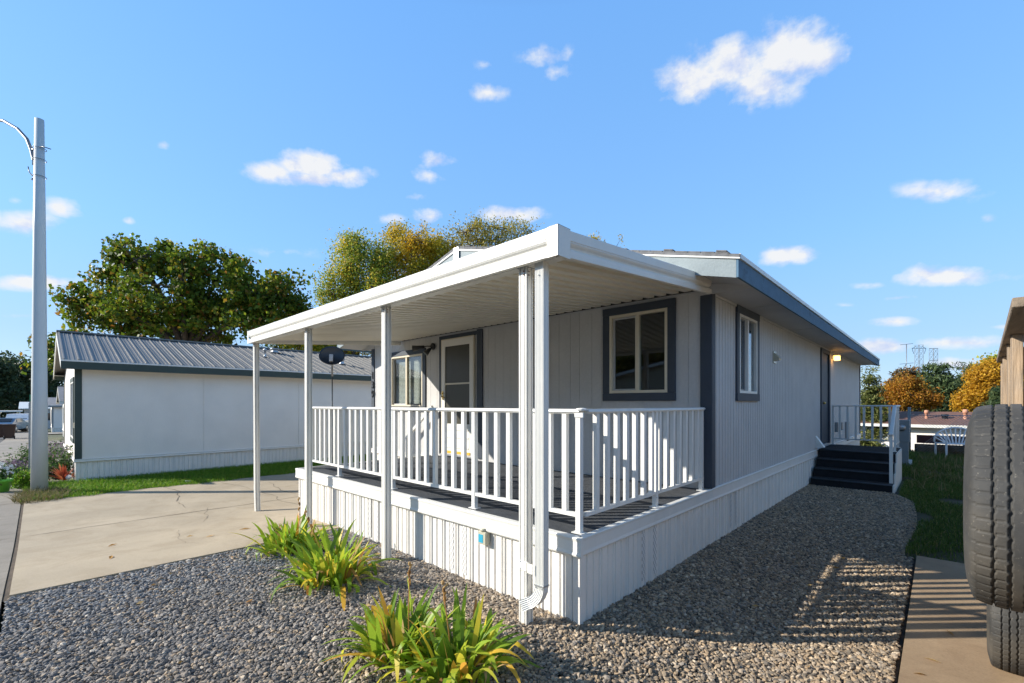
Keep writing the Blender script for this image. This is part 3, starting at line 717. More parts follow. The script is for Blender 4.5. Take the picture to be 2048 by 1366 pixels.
# house number 139, reading downwards on the corner board
def glyph(ch, h, mat, name, loc, rot, parent):
    cu = bpy.data.curves.new(name, 'FONT'); cu.body = ch; cu.size = h/.72; cu.extrude = .006; cu.align_x = 'CENTER'
    ob = bpy.data.objects.new(name+'_tmp', cu); COL.objects.link(ob)
    dg = bpy.context.evaluated_depsgraph_get(); me = bpy.data.meshes.new_from_object(ob.evaluated_get(dg))
    bpy.data.objects.remove(ob); me.materials.clear(); me.materials.append(MATS[mat])
    o = bpy.data.objects.new(name, me); COL.objects.link(o); o.rotation_euler = rot; o.parent = parent; o.location = np.array(loc)-rootloc(parent); return o
for ch, z in (('1', 2.17), ('3', 1.96), ('9', 1.75)):
    glyph(ch, .165, 'black_metal', 'house_number', (XL+.05, YF-.033, z), (R_(90), 0, 0), home)['label'] = 'dark house number digit %s on the corner board' % ch
# =================================================================== PORCH COVER
cov = thing('porch_cover', 'white aluminium porch roof on slim posts in front of the grey home', 'porch roof', (-4.9, 2.4, 0))
PX0, PX1, PY0, PY1 = -8.12, -1.85, 2.385, 5.2
mb = MB(); per = .152; prof = [(0, 0), (.072, 0), (.078, .05), (.138, .05), (.146, 0)]
def zun(y): return 2.63+(y-PY0)*(2.905-2.63)/(PY1-PY0)
pts = []; s = PX0+.04
while s < PX1-.06:
    pts += [(s+a, d) for a, d in prof if s+a < PX1-.05]; s += per
ys = (PY0+.04, PY1)
n = len(pts); mb.add([(a, y, zun(y)+d) for y in ys for a, d in pts], [(i, i+1, n+i+1, n+i) for i in range(n-1)])
pan = link('roof_pan', mb, 'cream_pan', cov)
mb = MB(); mb.box(PX0+.03, PX1-.06, PY1+.002, PY1+.02, 2.90, 2.965); link('rib_gap_shade', mb, 'dark', cov)  # dark strip standing in for the shade inside the open rib ends
mb = MB(); mb.add([(PX0+.03, PY0+.03, zun(PY0)+.055), (PX1-.03, PY0+.03, zun(PY0)+.055), (PX1-.03, YF-.03, zun(YF)+.055), (PX0+.03, YF-.03, zun(YF)+.055)], [(0, 1, 2, 3)]); link('roof_skin', mb, 'white_alu', cov)
fp = [(0, .2), (.032, .2), (.034, .196), (.034, .128), (.029, .124), (.029, .118), (.034, .114), (.026, .100), (.012, .090), (.008, .078), (.014, .066), (.032, .058), (.034, .054), (.034, .003), (.031, 0), (.0, 0)]
def fascia(p0, p1, outv, mat='white_alu', k=1, nm='fascia'):
    mb = MB(); o = np.array(outv)
    mb.loft([[tuple(np.array(p)+np.append(o*a, z*k)) for a, z in fp] for p in (p0, p1)]); return link(nm, mb, mat, cov)
FZ = 2.58
fascia((PX0, PY0, FZ), (PX1, PY0, FZ), (0, -1))
fascia((PX1, PY0, FZ), (PX1, 5.10, 2.81), (1, 0), k=.93)
fascia((PX0, PY0, FZ), (PX0, 5.2, 2.82), (-1, 0), k=.93)
mb = MB()
mb.box(PX1-.055, PX1+.037, PY0-.037, PY0-.0345, FZ-.002, FZ+.203); mb.box(PX1+.0345, PX1+.037, PY0-.037, PY0+.10, FZ-.001, FZ+.203); mb.box(PX1-.055, PX1+.037, PY0-.037, PY0+.10, FZ+.2, FZ+.2025)
link('corner_cap', mb, 'white_alu', cov); mb = MB()
mb.box(PX0-.037, PX0+.03, PY0-.037, PY0-.0345, FZ-.002, FZ+.203)
link('corner_cap', mb, 'white_alu', cov)
mb = MB(); mb.box(PX0+.03, PX1-.01, PY0+.03, PY0+.11, 2.588, 2.626); link('beam', mb, 'white_alu', cov)
# posts
def post_profile(cx, cy, w):
    h = w/2; out = []; gfrac = [-.34, -.26, .26, .34]
    def side(fn):
        r = [fn(-1, 0)]
        for g_ in gfrac: r += [fn(g_*2-.07, 0), fn(g_*2-.05, .008), fn(g_*2+.05, .008), fn(g_*2+.07, 0)]
        return r
    out += side(lambda t, d: (cx+t*h, cy-h+d)); out += side(lambda t, d: (cx+h-d, cy+t*h)); out += side(lambda t, d: (cx-t*h, cy+h-d)); out += side(lambda t, d: (cx-h+d, cy-t*h))
    return out
def post(x, y, z0, z1, w=.072, bend=0):
    mb = MB(); rings = []
    zs = [z0, z0+.42, z0+.5, z1] if bend else [z0, z1]
    for z in zs:
        dx = bend*(.055 if z == z0 else (.018 if z < z0+.45 else .02)) if bend else 0
        if bend and z == z1: dx = -.02
        rings.append([(px+dx, py, z) for px, py in post_profile(x, y, w)])
    mb.loft(rings); p = link('post', mb, 'white_alu', cov)
    sc = MB()
    for dz in (.03, .055): sc.sphere((x+w*.18, y-w/2-.001, z1-dz), .006, 5); sc.sphere((x+w*.5, y-w*.1, z1-dz), .006, 5)
    link_split('screw', sc, 'rust', p)
    bk = MB(); bk.box(x-.05, x+.05, y-.045, y+.045, z1-.002, z1+.002); link('bracket', bk, 'steel', p)
    return p
for x, bend in ((-2.19, 0), (-4.10, 0), (-6.02, 0), (-8.06, 1)):
    post(x, 2.455, gzf(x, 2.43)-.02, 2.588, bend=bend)
# downspout
mb = MB(); cx, cy = -2.028, 2.44
def dsp(c, right, fwd, w=.078, h=.06):
    c = np.array(c); right = np.array(right); fwd = np.array(fwd); pts = []
    n = 6
    for i in range(n*2+1): pts.append(c+right*(-w/2+w*i/(2*n))-fwd*(h/2-(.004 if i % 2 else 0)))
    for i in range(1, 4): pts.append(c+right*w/2+fwd*(-h/2+h*i/4)-right*(.003 if i % 2 else 0))
    for i in range(n*2+1): pts.append(c+right*(w/2-w*i/(2*n))+fwd*(h/2-(.004 if i % 2 else 0)))
    for i in range(1, 4): pts.append(c-right*w/2+fwd*(h/2-h*i/4)+right*(.003 if i % 2 else 0))
    return [tuple(p) for p in pts]
rings = [dsp((cx, cy, 2.60), (1, 0, 0), (0, 1, 0)), dsp((cx, cy, .32), (1, 0, 0), (0, 1, 0))]
for k in range(1, 10):
    a = R_(68)*k/9; R0 = .13
    p = (cx-(1-math.cos(a))*R0*.85, cy-(1-math.cos(a))*R0*.5, .32-math.sin(a)*R0-.0)
    q = .0035 if k % 2 else 0
    rg_ = (math.cos(a)*.86+.0, math.cos(a)*.5-.0, -math.sin(a))
    rings.append(dsp(p, (math.cos(a*.95), 0, -math.sin(a*.95)), (0, 1, 0), .078-q, .06-q))
p = np.array(p); rings.append(dsp(p+np.array([-.04, -.025, -.022]), (math.cos(R_(64)), 0, -math.sin(R_(64))), (0, 1, 0), .08, .062))
mb.loft(rings, cap=False); ds = link('downspout', mb, 'white_alu', cov)
mb = MB(); mb.box(-2.13, -2.075, 2.395, 2.399, .40, .47); mb.box(-2.226, -2.128, 2.411, 2.4145, .40, .47); mb.box(-2.13, -2.126, 2.395, 2.415, .40, .47); link('strap', mb, 'white_alu', ds)
mb = MB(); mb.box(cx-.042, cx+.042, cy-.035, cy+.035, .325, .333)
for x, z in ((cx-.03, .315), (cx+.03, .315), (-2.205, .46), (-2.205, .41), (cx, 2.5)): mb.sphere((x, cy-.034 if x > -2.1 else 2.411, z), .005, 5)
link_split('seam', mb, 'steel', ds)
# =================================================================== PORCH DECK
DX0, DX1, DY0, DZ = -6.95, -1.88, 2.69, .638
deck = thing('porch_deck', 'raised porch deck with white ribbed skirting, dark carpet and white railing', 'porch deck', (-4.4, 2.7, 0))
mb = MB(); mb.box(DX0+.03, DX1-.028, DY0+.028, YF-.024, DZ-.05, DZ-.012); link('deck_floor', mb, 'carpet', deck)
mb = MB(); skirt(mb, 'y', DY0, DX0, DX1, lambda s: gzf(s, DY0)-.03, DZ-.10, -1, .05); sk = link('skirting', mb, 'vinyl', deck)
mb = MB(); skirt(mb, 'x', DX1, DY0, YF+.02, -.03, DZ-.10, 1, .1); link('skirting', mb, 'vinyl', deck)
mb = MB(); skirt(mb, 'x', DX0, DY0, YF, -.25, DZ-.10, -1, .1); link('skirting', mb, 'vinyl', deck)
mb = MB(); mb.box(DX1-.055, DX1+.004, DY0-.006, DY0-.0015, -.03, DZ-.1); mb.box(DX1+.001, DX1+.006, DY0-.004, DY0+.06, -.03, DZ-.1); link('skirting_corner', mb, 'vinyl', deck)
mb = MB(); cap_band(mb, 'y', DY0-.003, DX0-.03, DX1+.033, DZ-.135, DZ+.003, -1); mb.box(DX0, DX1, DY0-.003, DY0+.0277, DZ-.13, DZ+.002); link('deck_edge', mb, 'white_alu', deck)
mb = MB(); cap_band(mb, 'x', DX1-.012, DY0-.002, YF+.019, DZ-.135, DZ+.002, 1); mb.box(DX1-.0277, DX1+.003, DY0+.028, YF-.03, DZ-.13, DZ+.001); link('deck_edge', mb, 'white_alu', deck)
mb = MB(); cap_band(mb, 'x', DX0-.003, DY0, YF-.03, DZ-.135, DZ+.002, -1); link('deck_edge', mb, 'white_alu', deck)
for axis, c, s, z0, z1 in (('y', DY0-.0015, -3.36, .04, .52), ('y', DY0-.0015, -3.18, .04, .52), ('y', DY0-.0015, -4.72, .04, .52), ('y', DY0-.0015, -4.88, .04, .52), ('x', DX1+.0015, 3.62, .06, .5), ('x', DX1+.0015, 3.84, .06, .5), ('x', DX1+.0015, 5.9, .06, .5), ('x', DX1+.0015, 6.1, .06, .5)):
    mb = MB()
    if axis == 'y': mb.box(s, s+.055, c-.002, c, z0, z1)
    else: mb.box(c, c+.002, s, s+.055, z0, z1)
    link('vent_strip', mb, 'vent_perf', deck)
mb = MB(); mb.box(-2.91, -2.81, DY0-.055, DY0-.002, .39, .50); mb.tube([(-2.86, DY0-.03, .5), (-2.86, DY0-.03, .53)], .035, 10); sb = link('sensor_box', mb, 'sensor_case', deck, .006, 'small yellowed plastic box with a blue label on the front skirting')
mb = MB(); mb.box(-2.90, -2.845, DY0-.0575, DY0-.0555, .405, .475); link('sticker', mb, 'sensor_label', sb)
# railing
def railing(parent, a, b, posts, zf, ztop, zbot=None, name='railing', nb=None, skip_end=()):
    """a,b: xy ends; posts: fractions with posts; returns top rail mesh with children"""
    a = np.array(a, float); b = np.array(b, float); L = np.linalg.norm(b-a); d = (b-a)/L; n = np.array([-d[1], d[0]])
    za, zb = (zf, zf); zbot = zf+.135 if zbot is None else zbot
    mb = MB(); q = [(-.038, -.010), (-.034, .004), (-.022, .012), (.022, .012), (.034, .004), (.038, -.010), (.024, -.012), (.024, -.022), (-.024, -.022), (-.024, -.012)]
    rings = []
    for t in (0, 1):
        c = a+(b-a)*t; rings.append([(c[0]+n[0]*u, c[1]+n[1]*u, ztop-.012+w) for u, w in q])
    mb.loft(rings); top = link(name, mb, 'white_rail', parent)
    mb = MB(); mb.bar((*a, zbot), (*b, zbot), .034, .030)
    link('bottom_rail', mb, 'white_rail', top)
    sc = MB()
    pw = .042; pos = [p*L for p in posts]
    for p in pos:
        c = a+d*p; mb = MB(); mb.bar((c[0], c[1], zf), (c[0], c[1], ztop-.035), pw, pw, (d[0], d[1], 0)); mb.bar((c[0]-d[0]*.05, c[1]-d[1]*.05, zf+.003), (c[0]+d[0]*.05, c[1]+d[1]*.05, zf+.003), .07, .006)
        link('rail_post', mb, 'white_rail', top)
        for side in (-1,):
            for dz in (.03, .09): e = c+n*side*(pw/2)+d*.008*side; sc.sphere((e[0], e[1], zf+dz), .004, 4)
    k = max(2, int(round(L/.152)))
    for i in range(1, k):
        s = L*i/k
        if any(abs(s-p) < .035 for p in pos): continue
        c = a+d*s; mb = MB()
        mb.bar((c[0], c[1], zbot+.0151), (c[0], c[1], ztop-.0345), .042, .036, (n[0], n[1], 0)); link('baluster', mb, 'white_rail', top)
    link_split('rail_screw', sc, 'rust', top); return top
RZ = DZ-.012; RT_ = 1.562
railing(deck, (-1.955, 2.82), (-6.93, 2.82), [0.004, .242, .525, .792, .996], RZ, RT_)['label'] = 'long front section of the white porch railing'
railing(deck, (-1.955, 2.864), (-1.955, 5.20), [.5, .985], RZ, RT_)['label'] = 'end section of the white railing running to the wall'
mb = MB(); mb.lathe([(.044, 0), (.046, .01), (.036, .018), (.01, .021)], (-1.955, 2.82, RT_-.012), n=8, smooth=False); mb.box(-2.0, -1.915, 2.792, 2.797, 1.50, 1.535); link('corner_knuckle', mb, 'white_rail', deck)
# stairs at the far (left) end of the deck
for k in range(3):
    x1_ = DX0-.04-k*.28; mb = MB(); z = DZ-.012-.2*(k+1); mb.box(x1_-.28, x1_-.001, 3.95, 5.1, gzf(x1_, 4.5)-.02, z); link('step', mb, 'carpet', deck)
mb = MB(); mb.bar((DX0+.02, 5.12, RT_-.01), (DX0-.85, 5.12, .90), .05, .045); hr = link('hand_rail', mb, 'white_rail', deck)
for x, zz in ((DX0+.02, RT_-.03), (DX0-.82, .93)):
    mb = MB(); mb.box(x-.022, x+.022, 5.10, 5.142, -.2 if x < DX0 else RZ, zz); link('rail_post', mb, 'white_rail', hr)
# =================================================================== SIDE STEPS
st = thing('side_steps', 'dark carpeted wooden steps with white railings up to the side door', 'steps', (-1.2, 11, 0))
SX0, SX1 = XR+.04, -.61
for k in range(4):
    y0 = 10.5+k*.265; z1 = .168*(k+1)-.012 if k < 3 else .660
    mb = MB(); y1 = y0+.263 if k < 3 else 12.82
    mb.box(SX0, SX1, y0, y1, -.05 if k < 3 else .44, z1); s_ = link('step' if k < 3 else 'landing', mb, 'step_carpet', st, .008)
    mb = MB(); mb.tube([(SX0, y0-.001, z1-.012), (SX1, y0-.001, z1-.012)], .014, 8); link('nosing', mb, 'step_nose', s_)
mb = MB(); mb.box(SX1+.001, SX1+.022, 11.32, 12.82, -.04, .64); mb.box(SX1+.001, SX1+.022, 10.52, 11.319, -.04, .13); mb.box(SX1+.001, SX1+.022, 10.80, 11.319, .131, .30); mb.box(SX1+.001, SX1+.022, 11.06, 11.319, .301, .47); link('side_panel', mb, 'vinyl', st)
railing(st, (SX1-.03, 12.78), (XR+.06, 12.78), [.01, .985], .66, 1.575)
railing(st, (SX1-.03, 11.62), (SX1-.03, 12.74), [.02], .66, 1.575)
mb = MB(); mb.bar((SX1-.03, 11.62, 1.56), (SX1-.03, 10.66, 1.03), .06, .05); h_ = link('hand_rail', mb, 'white_rail', st, .006)
mb = MB(); mb.box(SX1-.055, SX1-.005, 10.68, 10.73, .156, 1.03); link('rail_post', mb, 'white_rail', h_)
# =================================================================== STREET POLE
px_, py_ = -12.85, .03; g0 = gzf(px_, py_)
pole = thing('lamp_pole', 'tall grey tapered street lamp pole with a curved arm, standing in the verge', 'street lamp', (px_, py_, g0))
mb = MB(); mb.tube([(px_, py_, g0-.05), (px_, py_, 2), (px_, py_, 5), (px_, py_, 7.2)], [.124, .112, .090, .068], 28); link('pole', mb, 'pole_paint', pole)
def adir(s, z, up=0): return (px_-.86*s+.0, py_-.5*s, z)
mb = MB(); mb.tube([adir(.10, 6.38), adir(.16, 6.42), adir(.22, 6.62), adir(.34, 6.86), adir(.60, 7.1), adir(1.0, 7.32), adir(1.6, 7.48), adir(2.3, 7.54)], .030, 10)
mb.tube([adir(.08, 6.62), adir(.24, 6.64)], .018, 8); mb.box(px_-.20, px_-.06, py_-.10, py_+.03, 6.34, 6.42); link('arm', mb, 'grey_metal', pole)
mb = MB(); c = adir(2.45, 7.52); mb.sphere(c, .30, 8, (1.1, .7, .28)); mb.sphere((c[0], c[1], c[2]-.05), .2, 8, (1.1, .7, .3)); link('lamp_head', mb, 'grey_metal', pole)
for pts, nm in (([adir(.09, 6.08), adir(.2, 6.12), adir(.28, 6.20), adir(.31, 6.31)], 'cable'), ([adir(.09, 6.06), adir(.17, 6.08), adir(.22, 6.04), adir(.13, 6.02)], 'cable'), ([(px_+.1, py_, 6.62), (px_+.22, py_+.05, 6.60), (px_+.38, py_+.15, 6.53)], 'cable')):
    mb = MB(); mb.tube(pts, .009, 6); link(nm, mb, 'black_metal', pole)
mb = MB()
for z in (6.62, 6.07, 6.4): mb.tube([(px_+.1*math.cos(a), py_+.1*math.sin(a), z) for a in np.linspace(0, 6.283, 20)], .006, 5)
link('band', mb, 'grey_metal', pole)
# slim sign post behind the pole
sp_ = at(61, 900, 9.9); sx, sy = sp_[0], sp_[1]; sgn = thing('sign_post', 'slim grey post with a small green street sign behind the lamp pole', 'street sign', (sx, sy, gzf(sx, sy)))
mb = MB(); mb.box(sx-.03, sx+.03, sy-.03, sy+.03, gzf(sx, sy)-.05, 1.62); link('post', mb, 'grey_metal', sgn)
mb = MB(); mb.box(sx-.26, sx+.30, sy-.012, sy+.012, 1.66, 1.80); link('sign_panel', mb, 'sign_green', sgn)
mb = MB(); mb.box(sx-.02, sx+.02, sy-.02, sy+.02, 1.6, 1.66); link('clamp', mb, 'grey_metal', sgn)
# =================================================================== NEIGHBOUR HOMES
def nb_home(name, label, x0, x1, y0, y1, zg, wh, rise, wallm, trimm, roofm, ov=.35, gov=.35, seams=False, skh=.42, win=(), group=None, porch=False, trimcol=True):
    h = thing(name, label, 'mobile home', (x1, y0, zg), group); zt = zg+wh; xm = (x0+x1)/2; hw = (x1-x0)/2; sl = rise/(hw+ov)
    mb = MB(); fr_holes = [(a, b, zg+u, zg+v) for (a, b, u, v) in win]
    wall(mb, 'y', y0, x0, x1, zg+skh, zt, -1, fr_holes, [x0+.6*i for i in range(1, 20) if x0+.6*i < x1])
    link('front_wall', mb, wallm, h)
    mb = MB(); wall(mb, 'x', x1, y0, y1, zg+skh, zt, 1, (), [y0+2.44*i for i in range(1, 8)], gd=.010, gw=.012); link('side_wall', mb, wallm, h)
    mb = MB(); wall(mb, 'x', x0, y0, y1, zg+skh, zt, -1); link('side_wall', mb, wallm, h)
    mb = MB(); wall(mb, 'y', y1, x0, x1, zg+skh, zt, 1); link('rear_wall', mb, wallm, h)
    mb = MB()
    for yy, t_ in ((y0+.003, .03), (y1-.003, -.03)): mb.poly([(x0+.005, yy, zt-.01), (x1-.005, yy, zt-.01), (xm, yy, zt-.01+sl*hw)], (0, t_, 0))
    link_split('gable', mb, wallm, h)
    mb = MB(); ya, yb = y0-gov, y1+gov; e0 = hw+ov
    for s in (1, -1):
        A = (xm, zt+.02+sl*e0); B = (xm+s*e0, zt+.02)
        mb.add([(A[0], ya, A[1]+.03), (B[0], ya, B[1]+.03), (B[0], yb, B[1]+.03), (A[0], yb, A[1]+.03), (A[0], ya, A[1]), (B[0], ya, B[1]), (B[0], yb, B[1]), (A[0], yb, A[1])],
               [(0, 1, 2, 3), (7, 6, 5, 4), (0, 4, 5, 1), (1, 5, 6, 2), (2, 6, 7, 3)])
        if seams:
            y = ya+.05
            while y < yb:
                mb.bar((A[0]+s*.05, y, A[1]+.042-.05*sl), (B[0], y, B[1]+.042), .024, .026, (sl*s, 0, 1))
                for q in (.078, .157): mb.bar((A[0]+s*.05, y+q, A[1]+.034-.05*sl), (B[0], y+q, B[1]+.034), .014, .010, (sl*s, 0, 1))
                y += .2355
    if seams: mb.box(xm-.14, xm+.14, ya, yb, zt+.055+sl*e0-.02, zt+.075+sl*e0)
    r = link('roof', mb, roofm, h)
    mb = MB()
    for s in (1, -1):
        xe = xm+s*e0; mb.box(xe-(.02 if s > 0 else 0), xe+(.02 if s < 0 else 0), ya, yb, zt-.15, zt+.018)
    link_split('eave_fascia', mb, trimm, r)
    mb = MB()
    for s in (1, -1):
        xe = xm+s*(e0-.021)
        for yy, t_ in ((ya, .02), (yb, -.02)): mb.poly([(xm, yy, zt+sl*e0-.14), (xe, yy, zt-.14), (xe, yy, zt+.017), (xm, yy, zt+.017+sl*e0)], (0, t_, 0))
    link_split('rake_fascia', mb, 'white_trim', r)
    mb = MB(); mb.box(x1+.001, xm+e0-.021, ya+.021, yb-.021, zt-.03, zt-.015); mb.box(xm-e0+.021, x0-.001, ya+.021, yb-.021, zt-.03, zt-.015); link_split('soffit', mb, 'white_trim', r)
    mb = MB(); mb.bar((xm+e0+.006, ya, zt+.034), (xm+e0+.006, yb, zt+.034), .012, .035); link('drip_edge', mb, 'white_alu', r)
    if trimcol:
        mb = MB(); mb.box(x1-.11, x1+.02, y0-.02, y0-.001, zg+skh, zt-.031); mb.box(x1+.001, x1+.02, y0, y0+.10, zg+skh, zt-.031); mb.box(x0, x0+.1, y0-.02, y0-.001, zg+skh, zt-.031); link_split('corner_board', mb, trimm, h)
    mb = MB(); skirt(mb, 'x', x1-.004, y0, y1, zg-.1, zg+skh, 1); skirt(mb, 'y', y0+.004, x0, x1, zg-.1, zg+skh, -1); link_split('skirting', mb, 'vinyl', h)
    mb = MB(); cap_band(mb, 'x', x1+.001, y0-.03, y1, zg+skh-.05, zg+skh+.02, 1); cap_band(mb, 'y', y0-.001, x0, x1+.03, zg+skh-.05, zg+skh+.02, -1); link_split('skirting_cap', mb, 'vinyl', h)
    for (a, b, u, v) in win: window(h, 'y', y0, -1, a, b, zg+u, zg+v, True, trim_mat=trimm, frame_mat='white_trim')
    return h, r
nh, nr = nb_home('mobile_home', 'white mobile home with ribbed grey metal roof and dark green trim across the driveway', -20.2, -14.17, .6, 16.5, -.17, 2.69, .98, 'siding_white', 'green_trim', 'roof_metal', gov=.25, ov=.33, seams=True, skh=.50, win=((-15.9, -14.7, .95, 2.3),))
for y, xx, r_, hh in ((7.4, -15.3, .07, .22), (5.0, -15.6, .035, .3), (9.2, -16.2, .11, .2), (5.6, -16.5, .10, .16)):
    zr = -.17+2.69+.05+(.98/3.345)*(-13.84-xx); mb = MB(); mb.lathe([(r_*1.8, 0), (r_, .05), (r_, hh*.7), (r_*1.5, hh*.72), (r_*1.5, hh*.85), (.01, hh)], (xx, y, zr), n=14); link('roof_vent', mb, 'steel', nr)
mb = MB(); mb.box(-14.45, -14.33, .575, .598, 1.05, 1.17); link('meter_tag', mb, 'cream_trim', nh)
nb_home('mobile_home', 'small white gabled home with grey shingle roof just past the ribbed roof house', -49, -42.5, 1.35, 14, gzf(-43, 2), 2.5, 1.05, 'siding_white', 'white_trim', 'roof_grey', win=((-44.6, -43.4, .9, 2.1), (-47.5, -46.3, .9, 2.1)), group='homes further along the street')
nb_home('mobile_home', 'grey roofed home with white walls, second beyond the ribbed roof house', -70, -63.5, 1.0, 14, gzf(-64, 2), 2.6, .8, 'siding_white', 'box_grey', 'roof_grey', win=((-66, -64.6, .9, 2.1),), group='homes further along the street')
# house with carport at the end of the street
def endhouse():
    zg = gzf(-92, -1); x1 = -88
    h = thing('house', 'low pale house with flat carport awning at the end of the street', 'house', (x1, 0, zg))
    mb = MB(); wall(mb, 'x', x1, -1.2, 9.5, zg, zg+2.6, 1, [(.3, 1.7, zg+1.1, zg+2.1), (4.6, 6, zg+1.1, zg+2.1)], [-1.0+.0001]); wall(mb, 'y', -1.2, x1-8, x1, zg, zg+2.6, -1); mb.box(x1-8, x1-.2, -1.0, 9.5, zg, zg+2.55)
    for z in np.arange(zg+.25, zg+2.6, .25): mb.box(x1, x1+.012, -1.2, .19, z, z+.015)
    link('wall', mb, 'siding', h)
    for a, b in ((.3, 1.7), (4.6, 6)): mb = MB(); mb.box(x1-.15, x1-.05, a, b, zg+1.1, zg+2.1); link('window', mb, 'car_glass', h)
    mb = MB(); mb.poly([(x1+.5, -1.7, zg+2.65), (x1+.5, 10, zg+2.65), (x1-4, 10, zg+3.5), (x1-4, -1.7, zg+3.5)], (0, 0, .12)); mb.poly([(x1-4, -1.7, zg+3.5), (x1-4, 10, zg+3.5), (x1-8.5, 10, zg+2.65), (x1-8.5, -1.7, zg+2.65)], (0, 0, .12)); link('roof', mb, 'white_trim', h)
    mb = MB(); mb.box(x1, x1+4.6, -5.2, -1.3, zg+2.35, zg+2.5); c_ = link('carport_roof', mb, 'white_alu', h)
    for y in (-5.0, -3.2, -1.5): mb = MB(); mb.box(x1+4.4, x1+4.5, y-.05, y+.05, zg-.1, zg+2.349); link('post', mb, 'white_alu', c_)
endhouse()
# white fence at the street end
fz = thing('picket_fence', 'low white picket fence before the end house', 'fence', (-80, -2.4, gzf(-80, -2)))
mb = MB()
for y in np.arange(-6, -2.2, .14): mb.box(-80.02, -80, y, y+.09, gzf(-80, -2), gzf(-80, -2)+1.0)
link('pickets', mb, 'white_trim', fz)
mb = MB()
for z in (.25, .8): mb.box(-80.06, -80.021, -6, -2.1, gzf(-80, -2)+z, gzf(-80, -2)+z+.08)
link('rail', mb, 'white_trim', fz)
nb_home('mobile_home', 'unseen tan mobile home added right of the trailer to block sky and bounce warm light', 6.2, 12.5, 4.5, 19, -.02, 2.75, .9, 'tan_siding', 'box_grey', 'roof_brown', win=((8, 9.3, 1, 2.2),))  # out of view, added to block low sky and bounce warm light
nb_home('mobile_home', 'unseen tan mobile home added across the street, facing the porch, to block low sky', -16.5, -3.5, -19, -12.5, -.1, 2.75, 1.3, 'tan_siding', 'box_grey', 'roof_brown')  # out of view, added to cut sky light from behind the camera
nb_home('mobile_home', 'unseen grey mobile home added across the street, opposite the slab, to block low sky', 0, 12, -19, -12.5, -.1, 2.75, 1.3, 'siding', 'box_grey', 'roof_brown')  # second unseen home added as a sky blocker
# =================================================================== VEHICLES (small in the distance)
def vehicle(name, label, cat, cx, cy, ang, prof, W, mat, wb, glass, tail=None, bed=None):
    """prof: side outline (along x fwd, z); built along local +x, rotated by ang"""
    z0 = gzf(cx, cy); v = thing(name, label, cat, (cx, cy, z0)); v.rotation_euler = (0, 0, ang)
    def lk(nm, mb, m_, par, bev=0):
        mb.v = [(p[0]+cx, p[1]+cy, p[2]+z0) for p in mb.v]; return link(nm, mb, m_, par, bev)
    mb = MB(); h = W/2
    mb.loft([[(x, y*(1-.14*max(0, (z-.95))), z) for x, z in prof] for y in (-h, -h*.985, h*.985, h)][0:4]); lk('body', mb, mat, v, .03)
    for x in wb:
        for s in (-1, 1):
            mb = MB(); mb.lathe([(.01, -.1), (.30, -.1), (.36, -.07), (.36, .07), (.30, .1), (.01, .1)], (x, s*(h-.10), .36), (0, 1, 0), 20); w = lk('wheel', mb, 'rubber', v)
            mb = MB(); mb.lathe([(.01, 0), (.2, 0), (.2, .01), (.01, .012)], (x, s*(h+.001), .36), (0, s, 0), 14); lk('rim', mb, 'steel', w)
    for g_ in glass:
        mb = MB(); mb.poly(g_[0], g_[1]); lk('window', mb, 'car_glass', v)
    if tail:
        for s in (-1, 1): mb = MB(); mb.box(tail[0]-.03, tail[0]+.08, s*(h-.16), s*(h+.006), tail[1], tail[2]); lk('tail_light', mb, 'tail_red', v)
    if tail: mb = MB(); mb.box(tail[0]-.10, tail[0]-.001, -h*.95, h*.95, .42, .58); lk('bumper', mb, 'steel', v)
    return v
tp = [(-2.8, .5), (-2.8, 1.18), (-.9, 1.2), (-.85, 1.28), (-.7, 1.85), (.6, 1.88), (1.15, 1.30), (2.7, 1.16), (2.8, .9), (2.8, .42), (2.2, .38), (-2.4, .40)]
vp = at(48, 850, 46); vx, vy = vp[0], vp[1]
vehicle('pickup_truck', 'white pickup truck parked beyond the lamp pole, seen from its tail', 'pickup truck', vx-3, vy-.2, R_(158), tp, 1.95, 'car_white', (-1.75, 1.85),
        [([(-.80, -.75, 1.36), (-.80, .75, 1.36), (-.69, .68, 1.75), (-.69, -.68, 1.75)], (-.03, 0, 0)), ([(-.6, .96, 1.3), (.9, .96, 1.3), (.5, .87, 1.76), (-.55, .87, 1.76)], (0, .02, 0)), ([(-.6, -.96, 1.3), (.9, -.96, 1.3), (.5, -.87, 1.76), (-.55, -.87, 1.76)], (0, -.02, 0))], (-2.8, .85, 1.15))
cp = [(-2.2, .45), (-2.25, .95), (-1.9, 1.08), (-1.2, 1.42), (.3, 1.45), (1.1, 1.02), (2.0, .88), (2.2, .6), (2.15, .35), (-2.1, .35)]
vp = at(26, 850, 44)
vehicle('parked_car', 'blue sedan parked left of the white pickup', 'car', vp[0]-1, vp[1]-.3, R_(165), cp, 1.8, 'car_blue', (-1.3, 1.35),
        [([(-1.86, -.7, 1.10), (-1.86, .7, 1.10), (-1.25, .62, 1.40), (-1.25, -.62, 1.40)], (-.03, 0, .03)), ([(-1.2, .9, 1.05), (.8, .9, 1.05), (.25, .84, 1.38), (-1.0, .84, 1.38)], (0, .02, 0)), ([(-1.2, -.9, 1.05), (.8, -.9, 1.05), (.25, -.84, 1.38), (-1.0, -.84, 1.38)], (0, -.02, 0))], (-2.22, .72, .9))
